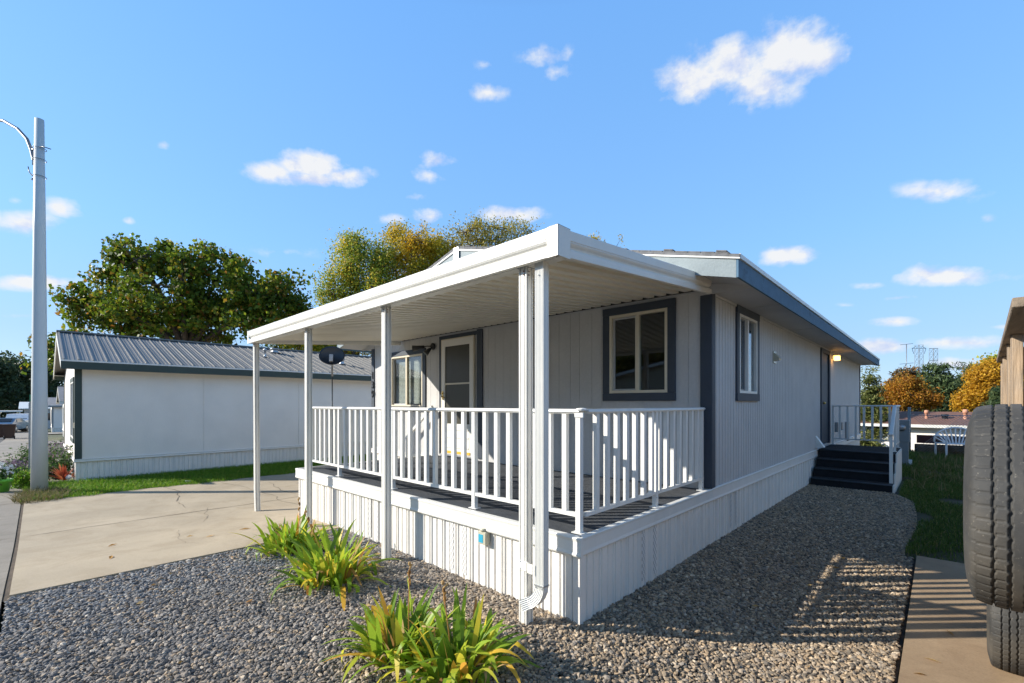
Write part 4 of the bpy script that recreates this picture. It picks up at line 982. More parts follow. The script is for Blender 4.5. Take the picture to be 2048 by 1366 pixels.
def bin_(px, d, label):
    p = at(px, 850, d); x, y = p[0], p[1]; z = gzf(x, y); b = thing('wheelie_bin', label, 'rubbish bin', (x, y, z), 'brown bins by the kerb')
    mb = MB(); mb.loft([[(x+sx*w, y+sy*w, z+h) for sx, sy in ((-1, -1), (1, -1), (1, 1), (-1, 1))] for h, w in ((.08, .22), (.95, .30))]); link('bin_body', mb, 'plastic_brown', b, .02)
    mb = MB(); mb.box(x-.33, x+.33, y-.33, y+.33, z+.951, z+1.03); mb.tube([(x+.34, y-.25, z+.95), (x+.34, y+.25, z+.95)], .02, 6); link('lid', mb, 'plastic_brown', b, .02)
    for s in (-1, 1): mb = MB(); mb.lathe([(.01, -.03), (.12, -.03), (.12, .03), (.01, .03)], (x+.2, y+s*.24, z+.12), (0, 1, 0), 12); link('wheel', mb, 'rubber', b)
bin_(19, 31, 'brown wheeled bin standing complete at the kerb'); bin_(1, 32, 'brown wheeled bin cut by the left edge of the view')
# =================================================================== SATELLITE DISH
dp = at(664, 712, 9.0); dx_, dy_, dz_ = dp
sat = thing('satellite_dish', 'black oval satellite dish on a thin pole behind the porch corner', 'satellite dish', (dx_-.1, dy_, gzf(dx_, dy_)))
mb = MB(); nrm = Vector((.80, -.50, .36)).normalized(); up = Vector((0, 0, 1)); up = (up-nrm*up.dot(nrm)).normalized(); rt = up.cross(nrm)
rings = []
for rr, dd in ((.002, .0), (.3, .005), (.6, .02), (.85, .04), (1, .06), (1.03, .055), (1.0, .05), (.6, .005), (.002, -.012)):
    rings.append([Vector(dp)+rt*math.cos(a)*.24*rr+up*math.sin(a)*.20*rr-nrm*(-dd+.03) for a in np.linspace(0, 2*math.pi, 28, endpoint=False)])
mb.loft(rings, smooth=True); link('dish', mb, 'black_metal', sat)
b0 = Vector(dp)-up*.08+nrm*.08; mb = MB(); mst = Vector((dx_-.10, dy_+.05, dz_-.22))
mb.tube([Vector(dp)-up*.05-nrm*.05, Vector(dp)-up*.12+Vector((-.01, -.03, 0)), mst+Vector((.01, 0, .05)), mst, mst-Vector((0, 0, .18))], [.03, .026, .02, .02, .02], 10); mb.bar(tuple(Vector(dp)-up*.02+nrm*.10), tuple(Vector(dp)-up*.16+nrm*.08), .07, .05); link('arm', mb, 'grey_metal', sat)
mb = MB(); mb.tube([mst-Vector((0, 0, .16)), (mst.x, mst.y, gzf(mst.x, mst.y))], .011, 8); link('mast', mb, 'black_metal', sat)
# =================================================================== TRAILER, SPARE WHEEL
TYAW = 3.6
def tyre_mesh(cx, cy, cz, Rr, W, seed, worn=0):
    """heightfield tyre, axis along X; cx = centre"""
    NA = 540; half = W/2
    prof = []
    for u in np.linspace(-1, 1, 84):
        prof.append((u*half*.86, Rr - .012*abs(u)**3))
    sw = [(half*.93, Rr-.022), (half*.985, Rr-.045), (half*1.07, Rr-.085), (half*1.10, Rr-.12), (half*1.02, Rr-.16), (half*.9, Rr-.175), (half*.78, Rr-.175)]
    left = [(-a, r) for a, r in sw[::-1]]; full = left+prof+sw
    th = np.linspace(0, 2*np.pi, NA, endpoint=False)
    xs = np.array([p[0] for p in full]); rs_ = np.array([p[1] for p in full])
    X = np.repeat(xs[None], NA, 0); Rd = np.repeat(rs_[None], NA, 0); T = np.repeat(th[:, None], len(xs), 1)
    tread = (np.abs(X) <= half*.861)
    pitch = 2*np.pi/54; ph = (T % pitch)/pitch
    for i, g_ in enumerate((-.56, -.19, .19, .56)):
        gx = g_*half*.86*1.0 + .0035*np.where(ph < .5, np.sin(ph*2*np.pi), .0)*(1 if i < 2 else -1)
        Rd = np.where(tread & (np.abs(X-gx) < .0042), Rd-.009, Rd)
    sh = tread & (np.abs(X) > half*.86*.60) & (ph > .42+.10*np.abs(X)/half) & (ph < .52+.10*np.abs(X)/half); Rd = np.where(sh, Rd-.005, Rd)
    ribs = tread & (np.abs(X) < half*.86*.5) & (np.abs(X) > half*.86*.28) & (ph > .46) & (ph < .54); Rd = np.where(ribs, Rd-.004, Rd)
    V = np.stack([cx+X, cy+Rd*np.sin(T), cz+Rd*np.cos(T)], -1).reshape(-1, 3)
    ya = R_(-TYAW); c_, s_ = math.cos(ya), math.sin(ya); U = V-np.array([cx, cy, cz]); V = np.stack([U[:, 0]*c_-U[:, 1]*s_, U[:, 0]*s_+U[:, 1]*c_, U[:, 2]], -1)+np.array([cx, cy, cz])
    m_ = len(xs); i = np.arange(NA)[:, None]; j_ = np.arange(m_-1)[None]
    i2 = (i+1) % NA; F = np.stack([i*m_+j_, i*m_+j_+1, i2*m_+j_+1, i2*m_+j_], -1).reshape(-1, 4)
    return V, F
def wheel(parent, nm, cx, cy, cz, Rr, W, seed, label=None):
    V, F = tyre_mesh(cx, cy, cz, Rr, W, seed)
    mb = MB(); ri = Rr-.17
    for s in (-1, 1): mb.lathe([(ri+.005, 0), (ri, .012), (ri-.015, -.02), (ri-.05, -.05), (.09, -.03), (.07, .0), (.03, .01), (.01, .012)], (cx+s*W*.36, cy, cz), (s*math.cos(R_(TYAW)), -s*math.sin(R_(TYAW)), 0), 32)
    w = link(nm, mb, 'white_trim', parent, label=label)
    link_idx('tyre', V, F, 'tyre_rubber', w, True); return w
tr_ = thing('utility_trailer', 'utility trailer with slatted wooden sides, cut by the right edge of the view', 'trailer', (1.2, 4.2, .04))
wheel(tr_, 'wheel', .340, 4.30, .26, .36, .205, 1, 'road wheel standing on the slab under the spare')
wheel(tr_, 'spare_wheel', .205, 2.49, 1.225, .375, .235, 2, 'big worn spare wheel mounted upright above the road wheel')
wheel(tr_, 'wheel', 2.2, 4.20, .26, .36, .205, 3)
mb = MB()
for x in (.50, 2.0): mb.bar((x, 2.3, .62), (x, 6.1, .62), .06, .11)
for y in (2.35, 3.4, 4.6, 6.05): mb.bar((.50, y, .63), (2.0, y, .63), .05, .08)
mb.tube([(.34, 4.3, .26), (2.2, 4.2, .26)], .035, 10); mb.bar((.5, 2.3, .62), (1.25, 1.0, .55), .06, .1); mb.bar((2.0, 2.3, .62), (1.25, 1.0, .55), .06, .1); mb.tube([(.26, 2.49, 1.225), (.48, 2.49, 1.1), (.5, 2.49, .66)], .03, 8)
link('frame', mb, 'black_metal', tr_)
mb = MB()
for i in range(10): mb.box(.36+i*.18, .53+i*.18, 2.3, 6.1, .68, .71)
link('deck_boards', mb, 'wood_grey', tr_)
sa = np.array([.245, 2.55]); sb_ = np.array([.412, 5.86]); sd_ = (sb_-sa)/np.linalg.norm(sb_-sa); L = np.linalg.norm(sb_-sa)
mb = MB(); mb.bar((*sa, 1.985), (*sb_, 1.985), .09, .038); rl = link('side_top_board', mb, 'wood_grey', tr_, .003)
for off in (0, 1.55):
    for k, s in enumerate((L-.10, L-.72, L-1.75, L-2.3)):
        p = sa+sd_*s; mb = MB(); mb.box(p[0]-.02+off, p[0]+.02+off, p[1]-.045, p[1]+.045, .70, 1.965); link('stake', mb, 'wood', tr_, .003)
    for k, z in enumerate((.85, 1.1, 1.36, 1.62, 1.84)):
        mb = MB(); mb.bar((sa[0]+.035+off+.045, sa[1]+.85, z), (sb_[0]+.035+off, sb_[1]-.03, z), .022, .13); link('side_slat', mb, 'wood', tr_, .003)
mb = MB(); mb.bar((sa[0]+1.55, sa[1], 1.985), (sb_[0]+1.55, sb_[1], 1.985), .09, .038); link('side_top_board', mb, 'wood_grey', tr_, .003)
# =================================================================== BACKYARD ITEMS
mp_ = at(1804, 930, 11.9); x, y = mp_[0], mp_[1]
me_ = thing('meter_pedestal', 'grey electric meter pedestal on the lawn behind the steps', 'electric meter', (x, y, 0))
mb = MB(); mb.box(x-.13, x+.13, y-.10, y+.10, -.05, .60); mb.box(x-.15, x+.15, y-.11, y+.12, .601, 1.18); link('cabinet', mb, 'box_grey', me_, .006)
mb = MB(); mb.lathe([(.085, 0), (.085, .03), (.07, .035), (.07, .09), (.05, .10), (.01, .102)], (x+.0, y-.11, .98), (0, -1, 0), 20); link('meter_dial', mb, 'steel', me_)
mb = MB(); mb.box(x+.131, x+.20, y-.05, y+.04, .02, .14); link('outlet', mb, 'plastic_white', me_)
# chain link fence
fe = thing('chain_link_fence', 'rusty grey chain link fence behind the lawn', 'fence', (-.7, 19.6, 0))
fy = 19.75; fx0, fx1 = -.72, 9.0
mb = MB()
for off, sl in ((0, 1), (0, -1)):
    for x in np.arange(fx0-1.3, fx1+1.3, .075):
        a = max(fx0, x) if sl > 0 else min(fx1, x); 
        p0, p1 = (x, 0.02), (x+sl*1.22, 1.24)
        xa, xb = p0[0], p1[0]
        if min(xa, xb) < fx0 or max(xa, xb) > fx1: continue
        mb.bar((xa, fy, .02), (xb, fy+.003, 1.24), .009, .009)
link('mesh', mb, 'steel', fe)
for x in (fx0, fx0+2.9, fx0+5.8): mb = MB(); mb.tube([(x, fy, -.1), (x, fy, 1.5 if x == fx0 else 1.28)], .04 if x == fx0 else .025, 10); link('post', mb, 'box_grey', fe)
mb = MB(); mb.tube([(fx0, fy, 1.24), (fx1, fy, 1.24)], .012, 8); link('top_rail', mb, 'steel', fe)
mb = MB(); mb.box(-.55, 6.5, 19.95, 20.10, .32, .58); rb = link('timber_beam', mb, 'red_wood'); tag(rb, 'dark red timber beam lying along the fence, above the brown log', 'timber')
mb = MB(); mb.tube([(-.6, 20.0, .14), (2, 20.02, .16), (6, 20, .15)], .15, 12); tag(link('log', mb, 'log_wood'), 'brown log lying along the foot of the fence', 'log')
# white plastic bench with fan back
bp_ = at(1925, 914, 13.6); bx, by = bp_[0], bp_[1]
be = thing('garden_bench', 'white plastic garden bench with arched slatted back near the fence', 'garden bench', (bx, by, 0))
u = np.array([.86, .5]); v_ = np.array([-.5, .86])
def bpnt(a, b, z): p = np.array([bx, by])+u*a+v_*b; return (p[0], p[1], z)
mb = MB()
for k in range(5): b = -.22+k*.1; mb.bar(bpnt(-.55, b, .40), bpnt(.55, b, .40), .085, .025)
link('seat', mb, 'plastic_white', be)
for a in (-.55, .55):
    for b in (-.24, .24): mb = MB(); mb.bar(bpnt(a, b, -.02), bpnt(a, b, .62 if b < 0 else .42), .05, .05); link('leg', mb, 'plastic_white', be, .006)
    mb = MB(); mb.bar(bpnt(a, -.28, .63), bpnt(a, .28, .62), .07, .03); link('armrest', mb, 'plastic_white', be, .006)
mb = MB(); mb.tube([bpnt(.55*math.cos(t_), .30, .42+.45*math.sin(t_)**.8) for t_ in np.linspace(.0, math.pi, 22)], .025, 8)
for k in range(11): t_ = math.pi*(k+1)/12; mb.bar(bpnt(.30*math.cos(t_), .27, .41), bpnt(.53*math.cos(t_), .30, .41+.44*math.sin(t_)**.8), .035, .014, (*v_, 0))
link('backrest', mb, 'plastic_white', be)
tb = at(1937, 905, 15.5); mb = MB(); mb.lathe([(.12, 0), (.16, .28), (.17, .30), (.15, .30), (.11, .02), (.01, .02)], (tb[0], tb[1], -.01), n=18); mb.tube([(tb[0]-.16, tb[1], .28), (tb[0], tb[1], .40), (tb[0]+.16, tb[1], .28)], .006, 6)
tag(link('bucket', mb, 'plastic_blue'), 'bright blue bucket half hidden behind the bench', 'bucket')
# white home beyond the fence, on lower ground
zb = -2.6; wx0, wx1, wy = -3.4, 12, 31.5
wh = thing('mobile_home', 'long white home with brown shingle roof beyond the chain link fence', 'mobile home', (wx0, wy, zb))
mb = MB(); wall(mb, 'y', wy, wx0, wx1, zb, .55, -1, (), [wx0+.4*i for i in range(1, 38)]); wall(mb, 'x', wx0, wy, wy+4.5, zb, .55, -1); wall(mb, 'x', wx1, wy, wy+4.5, zb, .55, 1); link('wall', mb, 'siding_white', wh)
mb = MB(); mb.poly([(wx0-.3, wy-.4, .50), (wx1+.3, wy-.4, .50), (wx1+.3, wy+2.4, 1.12), (wx0-.3, wy+2.4, 1.12)], (0, 0, .06)); mb.poly([(wx0-.3, wy+2.4, 1.12), (wx1+.3, wy+2.4, 1.12), (wx1+.3, wy+5.2, .5), (wx0-.3, wy+5.2, .5)], (0, 0, .06)); wr = link('roof', mb, 'roof_brown', wh)
mb = MB(); mb.box(wx0-.3, wx1+.3, wy-.44, wy-.401, .40, .55); link('eave_fascia', mb, 'white_trim', wr)
for x, m_, rr, hh in ((.2, 'dark', .12, .35), (-.5, 'terracotta', .07, .55), (.95, 'terracotta', .08, .6), (3.1, 'terracotta', .16, .5), (4.6, 'steel', .1, .4)):
    mb = MB(); mb.lathe([(rr*1.5, 0), (rr, .04), (rr, hh*.7), (rr*1.4, hh*.72), (rr*1.2, hh), (.01, hh*1.02)], (x, wy+.9, .72), n=12); link('roof_vent', mb, m_, wr)
# pylons, far away
def lattice(px, top, d, kind, label):
    p = at(px, 800, d); x, y = p[0], p[1]; zt = EYE+(HOR-top)/FPX*d; zb_ = gzf(x, y)-2
    t_ = thing('power_pylon', label, 'power pylon', (x, y, zb_), 'power pylons on the skyline')
    mb = MB(); R3 = np.array([RT[0], RT[1], 0]); F3 = np.array([FW[0], FW[1], 0]); c = np.array([x, y, 0.])
    if kind == 0:
        mb.tube([(x, y, zb_), (x, y, zt)], .35, 6)
    else:
        H = zt-zb_; w0, w1 = H*.075, 2.1; n = 11
        def cor(h, i, j): w = w1+(w0-w1)*max(0, (1-h*1.35)); return c+R3*i*w/1+F3*j*w+np.array([0, 0, zb_+H*h])
        for i, j in ((-1, -1), (1, -1), (1, 1), (-1, 1)):
            mb.bar(cor(0, i, j), cor(.74, i, j), .3, .3); mb.bar(cor(.74, i, j), cor(1, i, j), .3, .3)
        for k in range(n):
            h0, h1 = k/n, (k+1)/n
            for (a, b) in (((-1, -1), (1, -1)), ((1, -1), (1, 1)), ((1, 1), (-1, 1)), ((-1, 1), (-1, -1))):
                mb.bar(cor(h0, *a), cor(h1, *b), .11, .11); mb.bar(cor(h0, *b), cor(h1, *a), .11, .11); mb.bar(cor(h1, *a), cor(h1, *b), .11, .11)
    link('tower', mb, 'grey_metal', t_)
    arms = {0: ((.5, 6.5), (.95, 6)), 1: ((.42, 6.5), (.92, 6.5)), 2: ((1, 4.2), (.72, 3.8))}[kind]
    for h, w in arms:
        z = zt-(1-h)*(zt-EYE)*.72 if kind else zt-(1-h)*(zt-EYE)*.9
        z = zt-(1-h)*40; mb = MB()
        mb.bar(c+R3*(-w)+np.array([0, 0, z+(1.2 if kind == 0 else 0)]), c+R3*w+np.array([0, 0, z+(2.4 if kind == 0 else 0)]), .4, .4)
        if kind == 1:
            for s in (-1, 1): mb.bar(c+R3*s*w+np.array([0, 0, z]), c+R3*s*w*.75+np.array([0, 0, z-5]), .3, .3); mb.bar(c+R3*s*w*.4+np.array([0, 0, z+2]), c+R3*s*w+np.array([0, 0, z]), .3, .3)
        link('cross_arm', mb, 'grey_metal', t_)
lattice(1813, 688, 420, 0, 'single mast pylon with short cross arms, leftmost of the three')
lattice(1838, 690, 420, 1, 'lattice pylon with two wide cross arms, middle of the three')
lattice(1867, 697, 420, 2, 'square topped lattice pylon, rightmost of the three')
# =================================================================== PLANTS AND TREES
def leafcards(rg, C, sizes, aspect, up=.35, droop=0):
    """C (n,3) centres -> diamond cards (n,4,3)"""
    n = len(C); a = rg.randn(n, 3); a[:, 2] -= droop; a /= np.linalg.norm(a, axis=1)[:, None]
    b = rg.randn(n, 3); b[:, 2] += up; b -= a*np.sum(a*b, 1)[:, None]; b /= np.linalg.norm(b, axis=1)[:, None]
    c = np.cross(a, b); s = sizes[:, None]
    return np.stack([C-a*s*.5, C-a*s*.05+c*s*aspect*.5+b*s*.08, C+a*s*.5, C-a*s*.05-c*s*aspect*.5+b*s*.08], 1)
def tree(name, label, cat, base, lobes, ncl, nper, leaf, mat, crad=.5, trunk=.25, aspect=.6, seed=0, group=None, droop=.3, fork=.45, limbs=9, flat=.75, shell=.45, twig=.02, up=.35):
    rg = np.random.RandomState(seed+100); base = np.array(base, float)
    t_ = thing(name, label, cat, tuple(base), group)
    L_ = [(np.array(c, float), np.array(r, float)) for c, r in lobes]; wt = np.array([np.prod(r)**(2/3) for c, r in L_]); wt /= wt.sum()
    pick = rg.choice(len(L_), ncl, p=wt); dirs = rg.randn(ncl, 3); dirs /= np.linalg.norm(dirs, axis=1)[:, None]
    rad = rg.rand(ncl)**shell
    C = np.array([L_[k][0]+L_[k][1]*dirs[i]*rad[i] for i, k in enumerate(pick)])
    C[:, 2] = np.maximum(C[:, 2], base[2]+.25)
    cen = C.mean(0); top = base+(np.array([cen[0], cen[1], cen[2]])-base)*np.array([.35, .35, fork])
    mb = MB(); top[2] = base[2]+(cen[2]-base[2])*fork
    mid = (base+top)/2+rg.randn(3)*trunk*.3; mb.tube([base-np.array([0, 0, .2]), base+np.array([0, 0, .15]), mid, top], [trunk*1.35, trunk*1.05, trunk*.9, trunk*.75], 10)
    sel = [rg.randint(ncl)]
    for _ in range(limbs-1):
        D = np.min(np.linalg.norm(C[:, None]-C[sel][None], axis=2), 1); sel.append(int(np.argmax(D+rg.rand(ncl)*.4)))
    nodes = []; 
    for s in sel:
        e = C[s]; m1 = top+(e-top)*.35+np.array([0, 0, .12*np.linalg.norm(e-top)]); m2 = top+(e-top)*.7+rg.randn(3)*.1*crad+np.array([0, 0, .08*np.linalg.norm(e-top)])
        mb.tube([top, m1, m2, e], [trunk*.5, trunk*.34, trunk*.2, trunk*.07], 6, False)
        for q in (m1, (m1+m2)/2, m2, (m2+e)/2, e): nodes.append(q)
    nodes = np.array(nodes)
    for c in C:
        k = np.argmin(np.linalg.norm(nodes-c, axis=1)); q = nodes[k]
        if np.linalg.norm(q-c) > .05: mb.tube([q, (q+c)/2+rg.randn(3)*.06*crad+np.array([0, 0, .06]), c], [twig*1.8, twig*1.2, twig*.5], 4, False)
    link('trunk', mb, 'bark', t_)
    n = ncl*nper; cr_ = crad*(.6+.8*rg.rand(ncl))
    off = np.clip(rg.randn(n, 3), -1.7, 1.7)*.58; off *= np.array([1, 1, flat]); P = np.repeat(C, nper, 0)+off*np.repeat(cr_, nper)[:, None]
    link_np('crown', leafcards(rg, P, leaf*(.6+.8*rg.rand(n)), aspect, up, droop), 4, mat, t_)
    return t_
def lob(px, py, rx, ry, d, dd=None, do=0):
    k = d/FPX; return (at(px, py, d+do), (np.array([rx*k, rx*k if dd is None else dd, ry*k])))
def base_at(px, d): p = at(px, 800, d); return (p[0], p[1], gzf(p[0], p[1]))
d = 23
tree('broadleaf_tree', 'wide dark green tree with big leaves behind the ribbed metal roof', 'tree', base_at(372, d),
     [lob(250, 528, 48, 36, d), lob(340, 525, 62, 42, d, 2.0), lob(425, 548, 70, 48, d, 2.0), lob(545, 592, 70, 45, d, 2), lob(205, 605, 58, 46, d), lob(172, 655, 38, 40, d), lob(330, 620, 120, 62, d, 2.8), lob(480, 640, 120, 48, d, 2.4), lob(105, 705, 28, 42, d), lob(330, 505, 14, 26, d), lob(408, 510, 12, 22, d), lob(600, 640, 35, 32, d)],
     270, 118, .19, 'leaf_catalpa', .56, .34, .75, 1, droop=.9, limbs=14, fork=.62, shell=.33)
d = 27
tree('leafy_tree', 'airy yellow green tree left of the golden one, rising behind the porch roof', 'tree', base_at(700, d),
     [lob(710, 535, 52, 55, d), lob(685, 590, 46, 55, d), lob(750, 590, 60, 80, d), lob(715, 500, 34, 28, d), lob(765, 520, 30, 35, d), lob(650, 690, 60, 40, d), lob(600, 700, 60, 25, d)], 320, 125, .135, 'leaf_elm_green', .55, .2, .5, 2, 'trees behind the home', flat=1.1, limbs=12)
tree('leafy_tree', 'golden orange tree in the middle of the row behind the home', 'tree', base_at(820, d+1),
     [lob(820, 515, 52, 45, d+1), lob(788, 478, 24, 28, d+1), lob(855, 495, 40, 36, d+1), lob(880, 530, 40, 40, d+1), lob(830, 600, 70, 70, d+1), lob(720, 690, 60, 30, d+1)], 280, 125, .135, 'leaf_elm_gold', .5, .2, .5, 3, 'trees behind the home', flat=1.1, limbs=12)
tree('leafy_tree', 'sparse olive tree right of the golden one, its top above the porch roof', 'tree', base_at(980, d+2),
     [lob(935, 475, 46, 38, d+2), lob(985, 475, 50, 34, d+2), lob(900, 510, 30, 40, d+2), lob(1050, 468, 32, 24, d+2), lob(960, 560, 90, 60, d+2), lob(1080, 560, 60, 50, d+2)], 240, 95, .13, 'leaf_olive', .5, .18, .5, 4, 'trees behind the home', flat=1.2, limbs=12)
d = 26
tree('sapling', 'thin bare tipped treetop poking above the ridge near the porch corner', 'tree', base_at(1205, d), [lob(1200, 500, 10, 30, d), lob(1185, 490, 8, 22, d), lob(1240, 505, 6, 40, d)], 40, 26, .11, 'leaf_elm_gold', .22, .09, .5, 5, 'trees behind the home', flat=1.6, fork=.8)
# far left trees
for i, (px, py, rx, ry, d) in enumerate(((-20, 755, 45, 50, 78), (28, 770, 30, 60, 84), (66, 765, 25, 55, 90), (95, 750, 22, 52, 96))):
    lbl = ('dark green tree cut by the left edge of the view', 'dark green tree between the left edge and the lamp pole', 'dark green tree directly behind the lamp pole', 'dark green tree just right of the lamp pole')[i]
    tree('broadleaf_tree', lbl, 'tree', base_at(px, d), [lob(px, py, rx, ry*.8, d), lob(px-8, py+30, rx*1.1, ry*.7, d), lob(px+10, py-22, rx*.6, ry*.5, d)], 130, 60, .5, 'leaf_dark', 1.3, .35, .7, 20+i, 'dark trees at the end of the street')
# right side trees
def conifer(label, px, top, bot, wpx, d, seed, mat, pine=False, group='evergreens beyond the fence', base=None):
    b = base_at(px, d); k = d/FPX; lobes = []; rg = np.random.RandomState(seed); n = 15 if not pine else 9; zt = at(px, top, d)[2]; zbm = at(px, bot, d)[2]
    for i in range(n):
        t_ = i/(n-1); z = zt+(zbm-zt)*t_; r = wpx*k*(.10+.9*t_**.8) if not pine else wpx*k*(.35+.65*math.sin(min(1, t_*1.25+.1)*math.pi*.6))
        m_ = 5 if not pine else 3
        for q in range(m_):
            a = rg.rand()*6.28; rr = r*(.55 if not pine else .6*rg.rand()+.15)
            lobes.append(((b[0]+math.cos(a)*rr, b[1]+math.sin(a)*rr, z-r*.12+rg.randn()*.1*k*10), (r*.5, r*.5, r*(.16 if not pine else .28)+.12)))
    return tree('conifer', label, 'conifer', b, lobes, 230 if not pine else 200, 62, .022*d*.45, mat, .020*d*.7, .22, .22, seed, group, flat=.5, fork=1.0, limbs=10, droop=.1, shell=.4)
conifer('yellow green spruce right beside the corner of the grey home', 1742, 742, 900, 32, 25, 31, 'needle_spruce')
conifer('brownish pine behind the small orange maple', 1812, 742, 850, 36, 60, 32, 'needle_brown', True)
conifer('broad dark pine in the middle beneath the pylons', 1868, 734, 850, 42, 56, 33, 'needle_pine', True)
conifer('dark pine left of the golden tree', 1938, 733, 850, 32, 58, 34, 'needle_pine', True)
conifer('dark pine filling the gap left of the golden tree, lower and further right', 1908, 765, 850, 26, 62, 35, 'needle_pine', True)
conifer('small dark evergreen in front of the golden tree, by the trailer', 2006, 780, 860, 20, 38, 36, 'needle_pine', True)
d = 45
tree('maple', 'small orange maple in front of the brownish pine', 'tree', base_at(1812, d), [lob(1800, 792, 34, 22, d), lob(1838, 798, 28, 20, d), lob(1780, 806, 22, 16, d), lob(1816, 764, 14, 18, d), lob(1795, 776, 18, 12, d), lob(1858, 808, 14, 14, d), lob(1830, 776, 12, 14, d)], 190, 110, .16, 'leaf_orange', .62, .18, .7, 41)
d = 42
tree('maple', 'large golden yellow tree beside the wooden trailer', 'tree', base_at(1985, d), [lob(1972, 768, 32, 26, d), lob(1990, 738, 22, 22, d), lob(1948, 790, 24, 20, d), lob(2020, 776, 34, 30, d), lob(1985, 806, 45, 18, d), lob(1960, 752, 14, 16, d), lob(1932, 806, 16, 12, d), lob(2012, 742, 18, 18, d)], 260, 140, .165, 'leaf_golden', .72, .25, .7, 42)
tree('leafy_tree', 'yellow green treetop rising just behind the golden tree', 'tree', base_at(1998, 50), [lob(1995, 728, 24, 16, 50), lob(2015, 740, 26, 22, 50)], 80, 60, .3, 'leaf_elm_green', .8, .25, .6, 43)
d = 24
tree('bush', 'yellow leaved bush showing through the chain link fence', 'shrub', base_at(1852, d), [lob(1848, 878, 26, 12, d), lob(1870, 890, 24, 12, d), lob(1835, 892, 18, 12, d), lob(1850, 915, 30, 18, d)], 90, 60, .12, 'leaf_bush', .28, .05, .7, 44)
tree('leafy_tree', 'olive tree off to the right mirrored in the side window', 'tree', (9.5, 24, gzf(9.5, 24)), [((9.5, 24, 2.8), (2.8, 2.5, 2.6)), ((8.6, 24, .8), (2.2, 2.2, 1.8))], 150, 60, .2, 'leaf_olive', .6, .2, .6, 45)
for i, (x, y, r) in enumerate(((-9, -21, 4), (1, -22, 4.5), (14, -20, 4), (-18, -22, 4), (17, 10, 3.5), (15, 20, 3.5))):  # unseen trees added to block low sky and darken window reflections
    tree('broadleaf_tree', ('unseen big tree added behind the tan home across the street', 'unseen big tree added between the homes across the street', 'unseen big tree added at the right end across the street', 'unseen big tree added at the left end across the street', 'unseen round tree added behind the tan home on the right lot', 'unseen round tree added at the rear of the right lot')[i], 'tree', (x, y, -.1), [((x, y, 4.6), (r*1.2, r*.8, 3.4)), ((x+1, y, 6.8), (r*.8, r*.6, 1.9))], 170, 60, .5, 'leaf_olive' if i % 2 else 'leaf_dark', 1.0, .3, .6, 60+i, limbs=7)
# iris clumps
def iris(x, y, n, lmax, spread, seed, label, stalks=1):
    rg = np.random.RandomState(seed); z = gzf(x, y); t_ = thing('iris_clump', label, 'plant', (x, y, z), 'iris clumps in the gravel bed')
    def straps(n, lo, hi, width, droop):
        V = []; F = []
        for i in range(n):
            a = rg.rand()*2*np.pi; r0 = spread*math.sqrt(rg.rand()); bx_, by_ = x+math.cos(a)*r0, y+math.sin(a)*r0
            out = a+rg.randn()*.6; L = lo+(hi-lo)*rg.rand(); lean = .15+1.1*rg.rand()**1.4*(.45+r0/spread); dr = droop*rg.rand()**2*2.2; w = width*(.7+.6*rg.rand()); tw = rg.randn()*.5+out+math.pi/2
            ns = 9; p = np.array([bx_, by_, z-.01]); ang = math.pi/2-lean*.5
            kink = rg.randint(4, 8) if rg.rand() < .22 else 99
            for k in range(ns+1):
                t = k/ns; ww = w*(.75+.5*math.sin(min(1, t*1.5)*math.pi*.5))*(1-t**3.2)*.5+.0008
                sd = np.array([math.cos(tw), math.sin(tw), .15])*ww
                V += [p-sd, p+sd]
                ang -= (lean*.9/ns+dr/ns*t*2); 
                if k == kink: ang -= 1.3
                st_ = L/ns; p = p+np.array([math.cos(ang)*math.cos(out), math.cos(ang)*math.sin(out), math.sin(ang)])*st_
                if p[2] < z+.012: p[2] = z+.012+.004*rg.rand()
            o = len(V)-2*(ns+1); F += [(o+2*k, o+2*k+1, o+2*k+3, o+2*k+2) for k in range(ns)]
        return np.array(V), np.array(F)
    V, F = straps(n, lmax*.5, lmax, .037, .75); link_idx('leaves', V, F, 'iris', t_, True)
    V, F = straps(int(n*.2), lmax*.35, lmax*.8, .024, 1.4); link_idx('withered_leaves', V, F, 'dry_leaf', t_, True)
    for k in range(stalks):
        a = rg.rand()*6.28; p = np.array([x+math.cos(a)*spread*.4, y+math.sin(a)*spread*.4, z]); q = p+np.array([rg.randn()*.08, rg.randn()*.08, lmax*1.08]); mb = MB(); mb.tube([p, (p+q)/2+rg.randn(3)*.012, q], [.004, .0035, .003], 6)
        for s in range(3): c = p+(q-p)*(.8+.1*s); mb.tube([c, c+np.array([.012*rg.randn(), .012*rg.randn(), .03])], [.004, .010], 5); mb.sphere(c+np.array([0, 0, .035]), .010, 5, (1, 1, 1.6))
        link('dry_stalk', mb, 'dry_leaf', t_)
iris(-5.12, 1.90, 120, .50, .23, 51, 'spiky iris clump furthest back, overlapping the driveway edge')
iris(-4.00, 1.84, 135, .58, .24, 52, 'middle iris clump in the gravel, just left of the second post')
iris(-2.50, 1.58, 115, .47, .17, 53, 'left half of the nearest iris clump, leaning over the gravel', 1)
iris(-2.08, 1.72, 120, .48, .20, 54, 'right half of the nearest iris clump, before the downspout', 1)
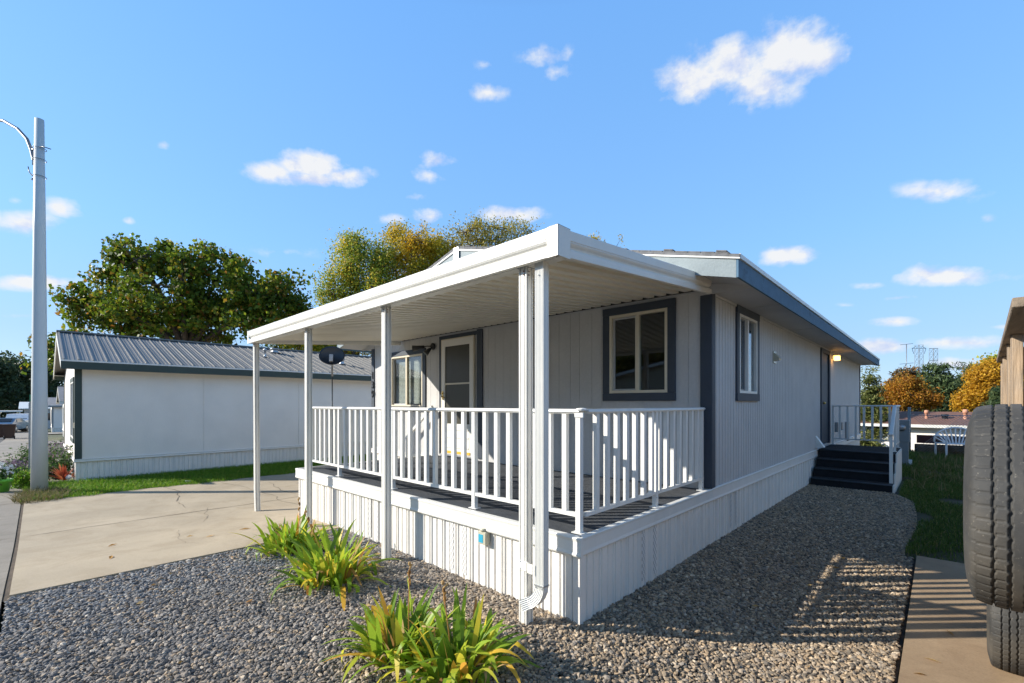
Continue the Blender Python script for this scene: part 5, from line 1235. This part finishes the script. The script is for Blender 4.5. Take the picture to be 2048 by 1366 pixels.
# flower bed on the left
def bushy(name, label, x, y, r, h, n, leaf, mat, seed, group='plants in the flower bed by the white home'):
    rg = np.random.RandomState(seed); z = gzf(x, y); t_ = thing(name, label, 'plant', (x, y, z), group); ncl = 26
    c = rg.randn(ncl, 3); c /= np.linalg.norm(c, axis=1)[:, None]; c *= rg.rand(ncl, 1)**.4; c = c*np.array([r, r, h*.5])+np.array([x, y, z+h*.5]); mb = MB()
    for q in c: mb.tube([(x+rg.randn()*.03, y+rg.randn()*.03, z-.02), ((x+q[0])/2, (y+q[1])/2, z+(q[2]-z)*.6), tuple(q)], [.008, .006, .003], 5, False)
    link('stem', mb, 'bark', t_); P = np.repeat(c, n//ncl, 0)+rg.randn(ncl*(n//ncl), 3)*r*.26; P[:, 2] = np.maximum(P[:, 2], z+.02)
    link_np('foliage', leafcards(rg, P, leaf*(.6+.8*rg.rand(len(P))), .45), 4, mat, t_); return t_
for i, (px, py, zz, r, h, leaf, mat, nm, lbl) in enumerate((
        (115, 955, 0, .42, .75, .07, 'leaf_bed', 'flowering_shrub', 'leafy shrub with a few pink flowers beside the white home corner'),
        (38, 960, 0, .35, .45, .06, 'flower_purple', 'lavender_plant', 'greyish purple lavender left of the lamp pole'),
        (20, 968, 0, .30, .35, .06, 'leaf_bed', 'leafy_plant', 'low green plant behind the green flowerpot'),
        (50, 975, 0, .25, .36, .05, 'grass', 'leafy_plant', 'bright green weed right at the left foot of the lamp pole'),
        (60, 940, 0, .45, .6, .07, 'leaf_bed', 'leafy_plant', 'dark green plant behind the slim sign post'),
        (105, 940, 0, .4, .75, .05, 'flower_purple', 'flowering_shrub', 'purple tinged flowering shrub against the white home front'))):
    x, y = gp(px, py, -.17); bushy(nm, lbl, x, y, r, h, 1500, leaf, mat, 70+i)
x, y = gp(128, 962, -.17); rg = np.random.RandomState(90); t_ = thing('spiky_plant', 'red spiky plant at the corner of the white home', 'plant', (x, y, gzf(x, y)), 'plants in the flower bed by the white home'); V = []; F = []
for i in range(46):
    a = rg.rand()*6.28; el = .25+1.1*rg.rand(); L = .4*(.7+.5*rg.rand()); w = .018; sd = np.array([-math.sin(a), math.cos(a), 0])*w
    p0 = np.array([x, y, gzf(x, y)+.02]); d_ = np.array([math.cos(a)*math.cos(el), math.sin(a)*math.cos(el), math.sin(el)]); o = len(V)
    V += [p0-sd*.6, p0+sd*.6, p0+d_*L*.6+sd, p0+d_*L*.6-sd, p0+d_*L+np.array([0, 0, -.04])+sd*.1, p0+d_*L+np.array([0, 0, -.04])-sd*.1]; F += [(o, o+1, o+2, o+3), (o+3, o+2, o+4, o+5)]
link_idx('leaves', np.array(V), np.array(F), 'leaf_red', t_)
x, y = gp(3, 984, -.16); z = gzf(x, y)
pt_ = thing('flowerpot', 'lime green flowerpot with white flowers at the left edge', 'flowerpot', (x, y, z)); mb = MB(); mb.lathe([(.10, 0), (.15, .22), (.165, .22), (.165, .27), (.145, .27), (.14, .22), (.01, .2)], (x, y, z), n=22); link('pot', mb, 'plastic_green', pt_)
rg = np.random.RandomState(5); P = np.array([x, y, z+.38])+rg.randn(300, 3)*np.array([.10, .10, .08]); link_np('foliage', leafcards(rg, P, .06*(.6+.8*rg.rand(300)), .5), 4, 'leaf_bed', pt_)
P = np.array([x, y, z+.48])+rg.randn(60, 3)*np.array([.09, .09, .05]); link_np('flowers', leafcards(rg, P, .07*(.6+.8*rg.rand(60)), .8), 4, 'plastic_white', pt_)
x, y = gp(137, 962, -.17); mb = MB(); mb.sphere((x, y, gzf(x, y)+.10), .055, 8); mb.tube([(x, y, gzf(x, y)-.02), (x, y, gzf(x, y)+.06)], .01, 6); tag(link('garden_light', mb, 'plastic_white'), 'small white globe garden light in the grass by the white home corner', 'garden light')
x, y = gp(376, 965, -.15); mb = MB(); o = stones(np.array([[x, y, gzf(x, y)+.04]]), .05, 9)[0]; mb.add(o.tolist(), IF.tolist()); tag(link('stone', mb, 'stone_white'), 'single white stone on the grass edge of the driveway', 'stone')
# =================================================================== WORLD
w = bpy.data.worlds.new('World'); SC.world = w; w.use_nodes = True; nt = w.node_tree; nt.nodes.clear()
SUN_EL = R_(26.4)
out = _n(nt, 'ShaderNodeOutputWorld'); sky = _n(nt, 'ShaderNodeTexSky', sky_type='NISHITA'); sky.sun_disc = False; sky.sun_elevation = SUN_EL; sky.sun_rotation = R_(225)
sky.altitude = 1400; sky.air_density = 1.0; sky.dust_density = 1.2; sky.ozone_density = 2.2
SKY_S = .15
bg = _n(nt, 'ShaderNodeBackground'); bg.inputs[1].default_value = SKY_S; tc = _n(nt, 'ShaderNodeTexCoord'); nv = _n(nt, 'ShaderNodeVectorMath', operation='NORMALIZE'); nt.links.new(tc.outputs['Generated'], nv.inputs[0]); D = nv.outputs[0]
sx_ = _n(nt, 'ShaderNodeSeparateXYZ'); nt.links.new(D, sx_.inputs[0])
skm = _n(nt, 'ShaderNodeMix', data_type='RGBA'); skm.inputs[0].default_value = .72
nt.links.new(ramp(nt, sx_.outputs[2], [(0, (1.75, 2.75, 3.7)), (.12, (1.45, 2.5, 3.75)), (.30, (1.02, 2.1, 3.75)), (.66, (.72, 1.75, 3.65)), (.80, (.30, .62, 1.25)), (1, (.24, .5, 1.0))]), skm.inputs[7])
nt.links.new(mixc(nt, 1, sky.outputs[0], ramp(nt, sx_.outputs[2], [(0, (.60, .53, .55)), (.12, (.60, .57, .62)), (.30, (.82, 1.03, 1.14)), (.68, (.92, 1.22, 1.36)), (.80, (.34, .38, .42)), (1, (.28, .32, .36))]), 'MULTIPLY'), skm.inputs[6]); nt.links.new(skm.outputs[2], bg.inputs[0])
at2 = _n(nt, 'ShaderNodeMath', operation='ARCTAN2'); nt.links.new(sx_.outputs[0], at2.inputs[0]); nt.links.new(sx_.outputs[1], at2.inputs[1])
asn = _n(nt, 'ShaderNodeMath', operation='ARCSINE'); nt.links.new(sx_.outputs[2], asn.inputs[0])
cb = _n(nt, 'ShaderNodeCombineXYZ'); nt.links.new(at2.outputs[0], cb.inputs[0]); nt.links.new(asn.outputs[0], cb.inputs[1])
nz = _n(nt, 'ShaderNodeTexNoise'); nz.inputs['Scale'].default_value = 9; nz.inputs['Detail'].default_value = 3; nt.links.new(D, nz.inputs['Vector'])
sb2 = _n(nt, 'ShaderNodeVectorMath', operation='SUBTRACT'); nt.links.new(nz.outputs['Color'], sb2.inputs[0]); sb2.inputs[1].default_value = (.5, .5, .5)
sc2 = _n(nt, 'ShaderNodeVectorMath', operation='MULTIPLY'); nt.links.new(sb2.outputs[0], sc2.inputs[0]); sc2.inputs[1].default_value = (.035, .014, 0)
V0 = _n(nt, 'ShaderNodeVectorMath', operation='ADD'); nt.links.new(cb.outputs[0], V0.inputs[0]); nt.links.new(sc2.outputs[0], V0.inputs[1])
CL = [(1385, 160, 75, 32, 1), (1460, 130, 85, 42, 1.05), (1580, 105, 90, 48, 1.1), (1520, 170, 90, 38, .9), (1640, 120, 55, 30, .9), (1095, 112, 50, 17, .65), (1115, 142, 34, 17, .6), (978, 127, 32, 9, .35), (980, 184, 38, 14, .6),
      (625, 330, 70, 26, 1.1), (545, 345, 60, 18, .8), (690, 352, 55, 18, 1.05), (620, 358, 70, 14, 1), (880, 322, 40, 17, .8), (862, 350, 36, 12, .55), (830, 392, 24, 8, .45),
      (785, 438, 36, 9, .5), (860, 430, 36, 14, .75), (1025, 430, 60, 17, 1.05), (1568, 512, 62, 18, 1.1), (1880, 380, 95, 20, .6), (1900, 552, 115, 19, 1.05), (1850, 548, 60, 18, .9), (1740, 568, 30, 8, .55), (1800, 595, 32, 6, .5),
      (1795, 644, 45, 10, .75), (1752, 694, 60, 15, 1.1), (1930, 686, 100, 13, .9), (1900, 728, 60, 12, .8), (2010, 656, 30, 6, .4), (325, 288, 18, 10, .65), (130, 418, 46, 18, .7), (62, 447, 70, 20, .85), (0, 438, 24, 18, .8),
      (80, 563, 90, 15, 1.0), (256, 439, 13, 7, .6), (40, 404, 26, 8, .35), (1980, 435, 16, 8, .4), (80, 630, 60, 6, .4), (560, 505, 110, 12, .22), (1700, 610, 20, 5, .3)]
cur = None; low = None
def azel(px, py):
    ar = math.atan((px-CX)/FPX); return -YAW+ar, math.atan((HOR-py)/FPX*math.cos(ar)), ar
for (px, py, rx, ry, s) in CL:
    az, el, ar = azel(px, py); k = math.cos(ar); ax_ = rx/FPX*k*k*1.25; ay_ = ry/FPX*k*1.25*math.cos(el)
    b = _n(nt, 'ShaderNodeMapping', vector_type='TEXTURE'); nt.links.new(V0.outputs[0], b.inputs[0])
    b.inputs['Location'].default_value = (az, el, 0); b.inputs['Rotation'].default_value = (0, 0, math.atan(-math.sin(el)*math.cos(el)*math.tan(ar))); b.inputs['Scale'].default_value = (ax_, ay_, 1)
    c = _n(nt, 'ShaderNodeVectorMath', operation='LENGTH'); nt.links.new(b.outputs[0], c.inputs[0])
    e = mapr(nt, c.outputs['Value'], 0, 1.15, s, 0)
    if cur is None: cur = e
    else:
        mxn = _n(nt, 'ShaderNodeMath', operation='MAXIMUM'); nt.links.new(cur, mxn.inputs[0]); nt.links.new(e, mxn.inputs[1]); cur = mxn.outputs[0]
st2 = _n(nt, 'ShaderNodeVectorMath', operation='MULTIPLY'); nt.links.new(cb.outputs[0], st2.inputs[0]); st2.inputs[1].default_value = (1, 1.4, 1)
def mth(op, *v):
    n = _n(nt, 'ShaderNodeMath', operation=op)
    for i, x in enumerate(v):
        if isinstance(x, (int, float)): n.inputs[i].default_value = x
        else: nt.links.new(x, n.inputs[i])
    return n.outputs[0]
n1 = noise(nt, st2.outputs[0], 14, 12, .58); n2 = noise(nt, st2.outputs[0], 48, 8, .6)
sh_ = _n(nt, 'ShaderNodeVectorMath', operation='ADD'); nt.links.new(st2.outputs[0], sh_.inputs[0]); sh_.inputs[1].default_value = (-.012, .030, 0)
n1b = noise(nt, sh_.outputs[0], 14, 12, .58)
cloud_shade = mth('SUBTRACT', n1, n1b)  # light and shade of the clouds put into their colour by shifted noise
d2_ = mth('MULTIPLY_ADD', cur, 1.6, mth('MULTIPLY_ADD', n1, 2.7, mth('MULTIPLY_ADD', n2, .5, -1.72)))
gate = mapr(nt, cur, .0, .25); dens = mapr(nt, d2_, .12, 1.05)
fac = _n(nt, 'ShaderNodeMath', operation='MULTIPLY'); nt.links.new(gate, fac.inputs[0]); nt.links.new(dens, fac.inputs[1]); 
thin = _n(nt, 'ShaderNodeMath', operation='MULTIPLY'); nt.links.new(fac.outputs[0], thin.inputs[0]); thin.inputs[1].default_value = .93
cb2 = _n(nt, 'ShaderNodeBackground'); nt.links.new(mixc(nt, mapr(nt, cloud_shade, -.16, .05), (.66, .75, 1.0), (1, 1, 1)), cb2.inputs[0]); CLB = cb2.inputs[1]
mxs = _n(nt, 'ShaderNodeMixShader'); nt.links.new(thin.outputs[0], mxs.inputs[0]); nt.links.new(bg.outputs[0], mxs.inputs[1]); nt.links.new(cb2.outputs[0], mxs.inputs[2]); nt.links.new(mxs.outputs[0], out.inputs[0])
CLB.default_value = .50
# sun
ld = bpy.data.lights.new('sun', 'SUN'); ld.energy = 4.0; ld.angle = R_(.53); ld.color = (1, .94, .84)
lo = bpy.data.objects.new('sun', ld); COL.objects.link(lo)
dv = Vector((math.cos(R_(45))*math.cos(SUN_EL), math.sin(R_(45))*math.cos(SUN_EL), -math.sin(SUN_EL))); lo.rotation_euler = dv.to_track_quat('-Z', 'Y').to_euler(); lo.location = (-20, -20, 20)
# camera
cd = bpy.data.cameras.new('camera'); cd.sensor_width = 36; cd.lens = FPX/2048*36; cd.shift_y = (HOR-683)/2048; cd.clip_end = 3000; cd.clip_start = .05
co_ = bpy.data.objects.new('camera', cd); COL.objects.link(co_); co_.location = (0, 0, EYE); co_.rotation_euler = (R_(90), 0, YAW); SC.camera = co_
SC.view_settings.view_transform = 'Standard'; SC.view_settings.look = 'None'; SC.view_settings.gamma = 1; SC.view_settings.exposure = .9
SC.cycles.max_bounces = 8; SC.cycles.transparent_max_bounces = 12
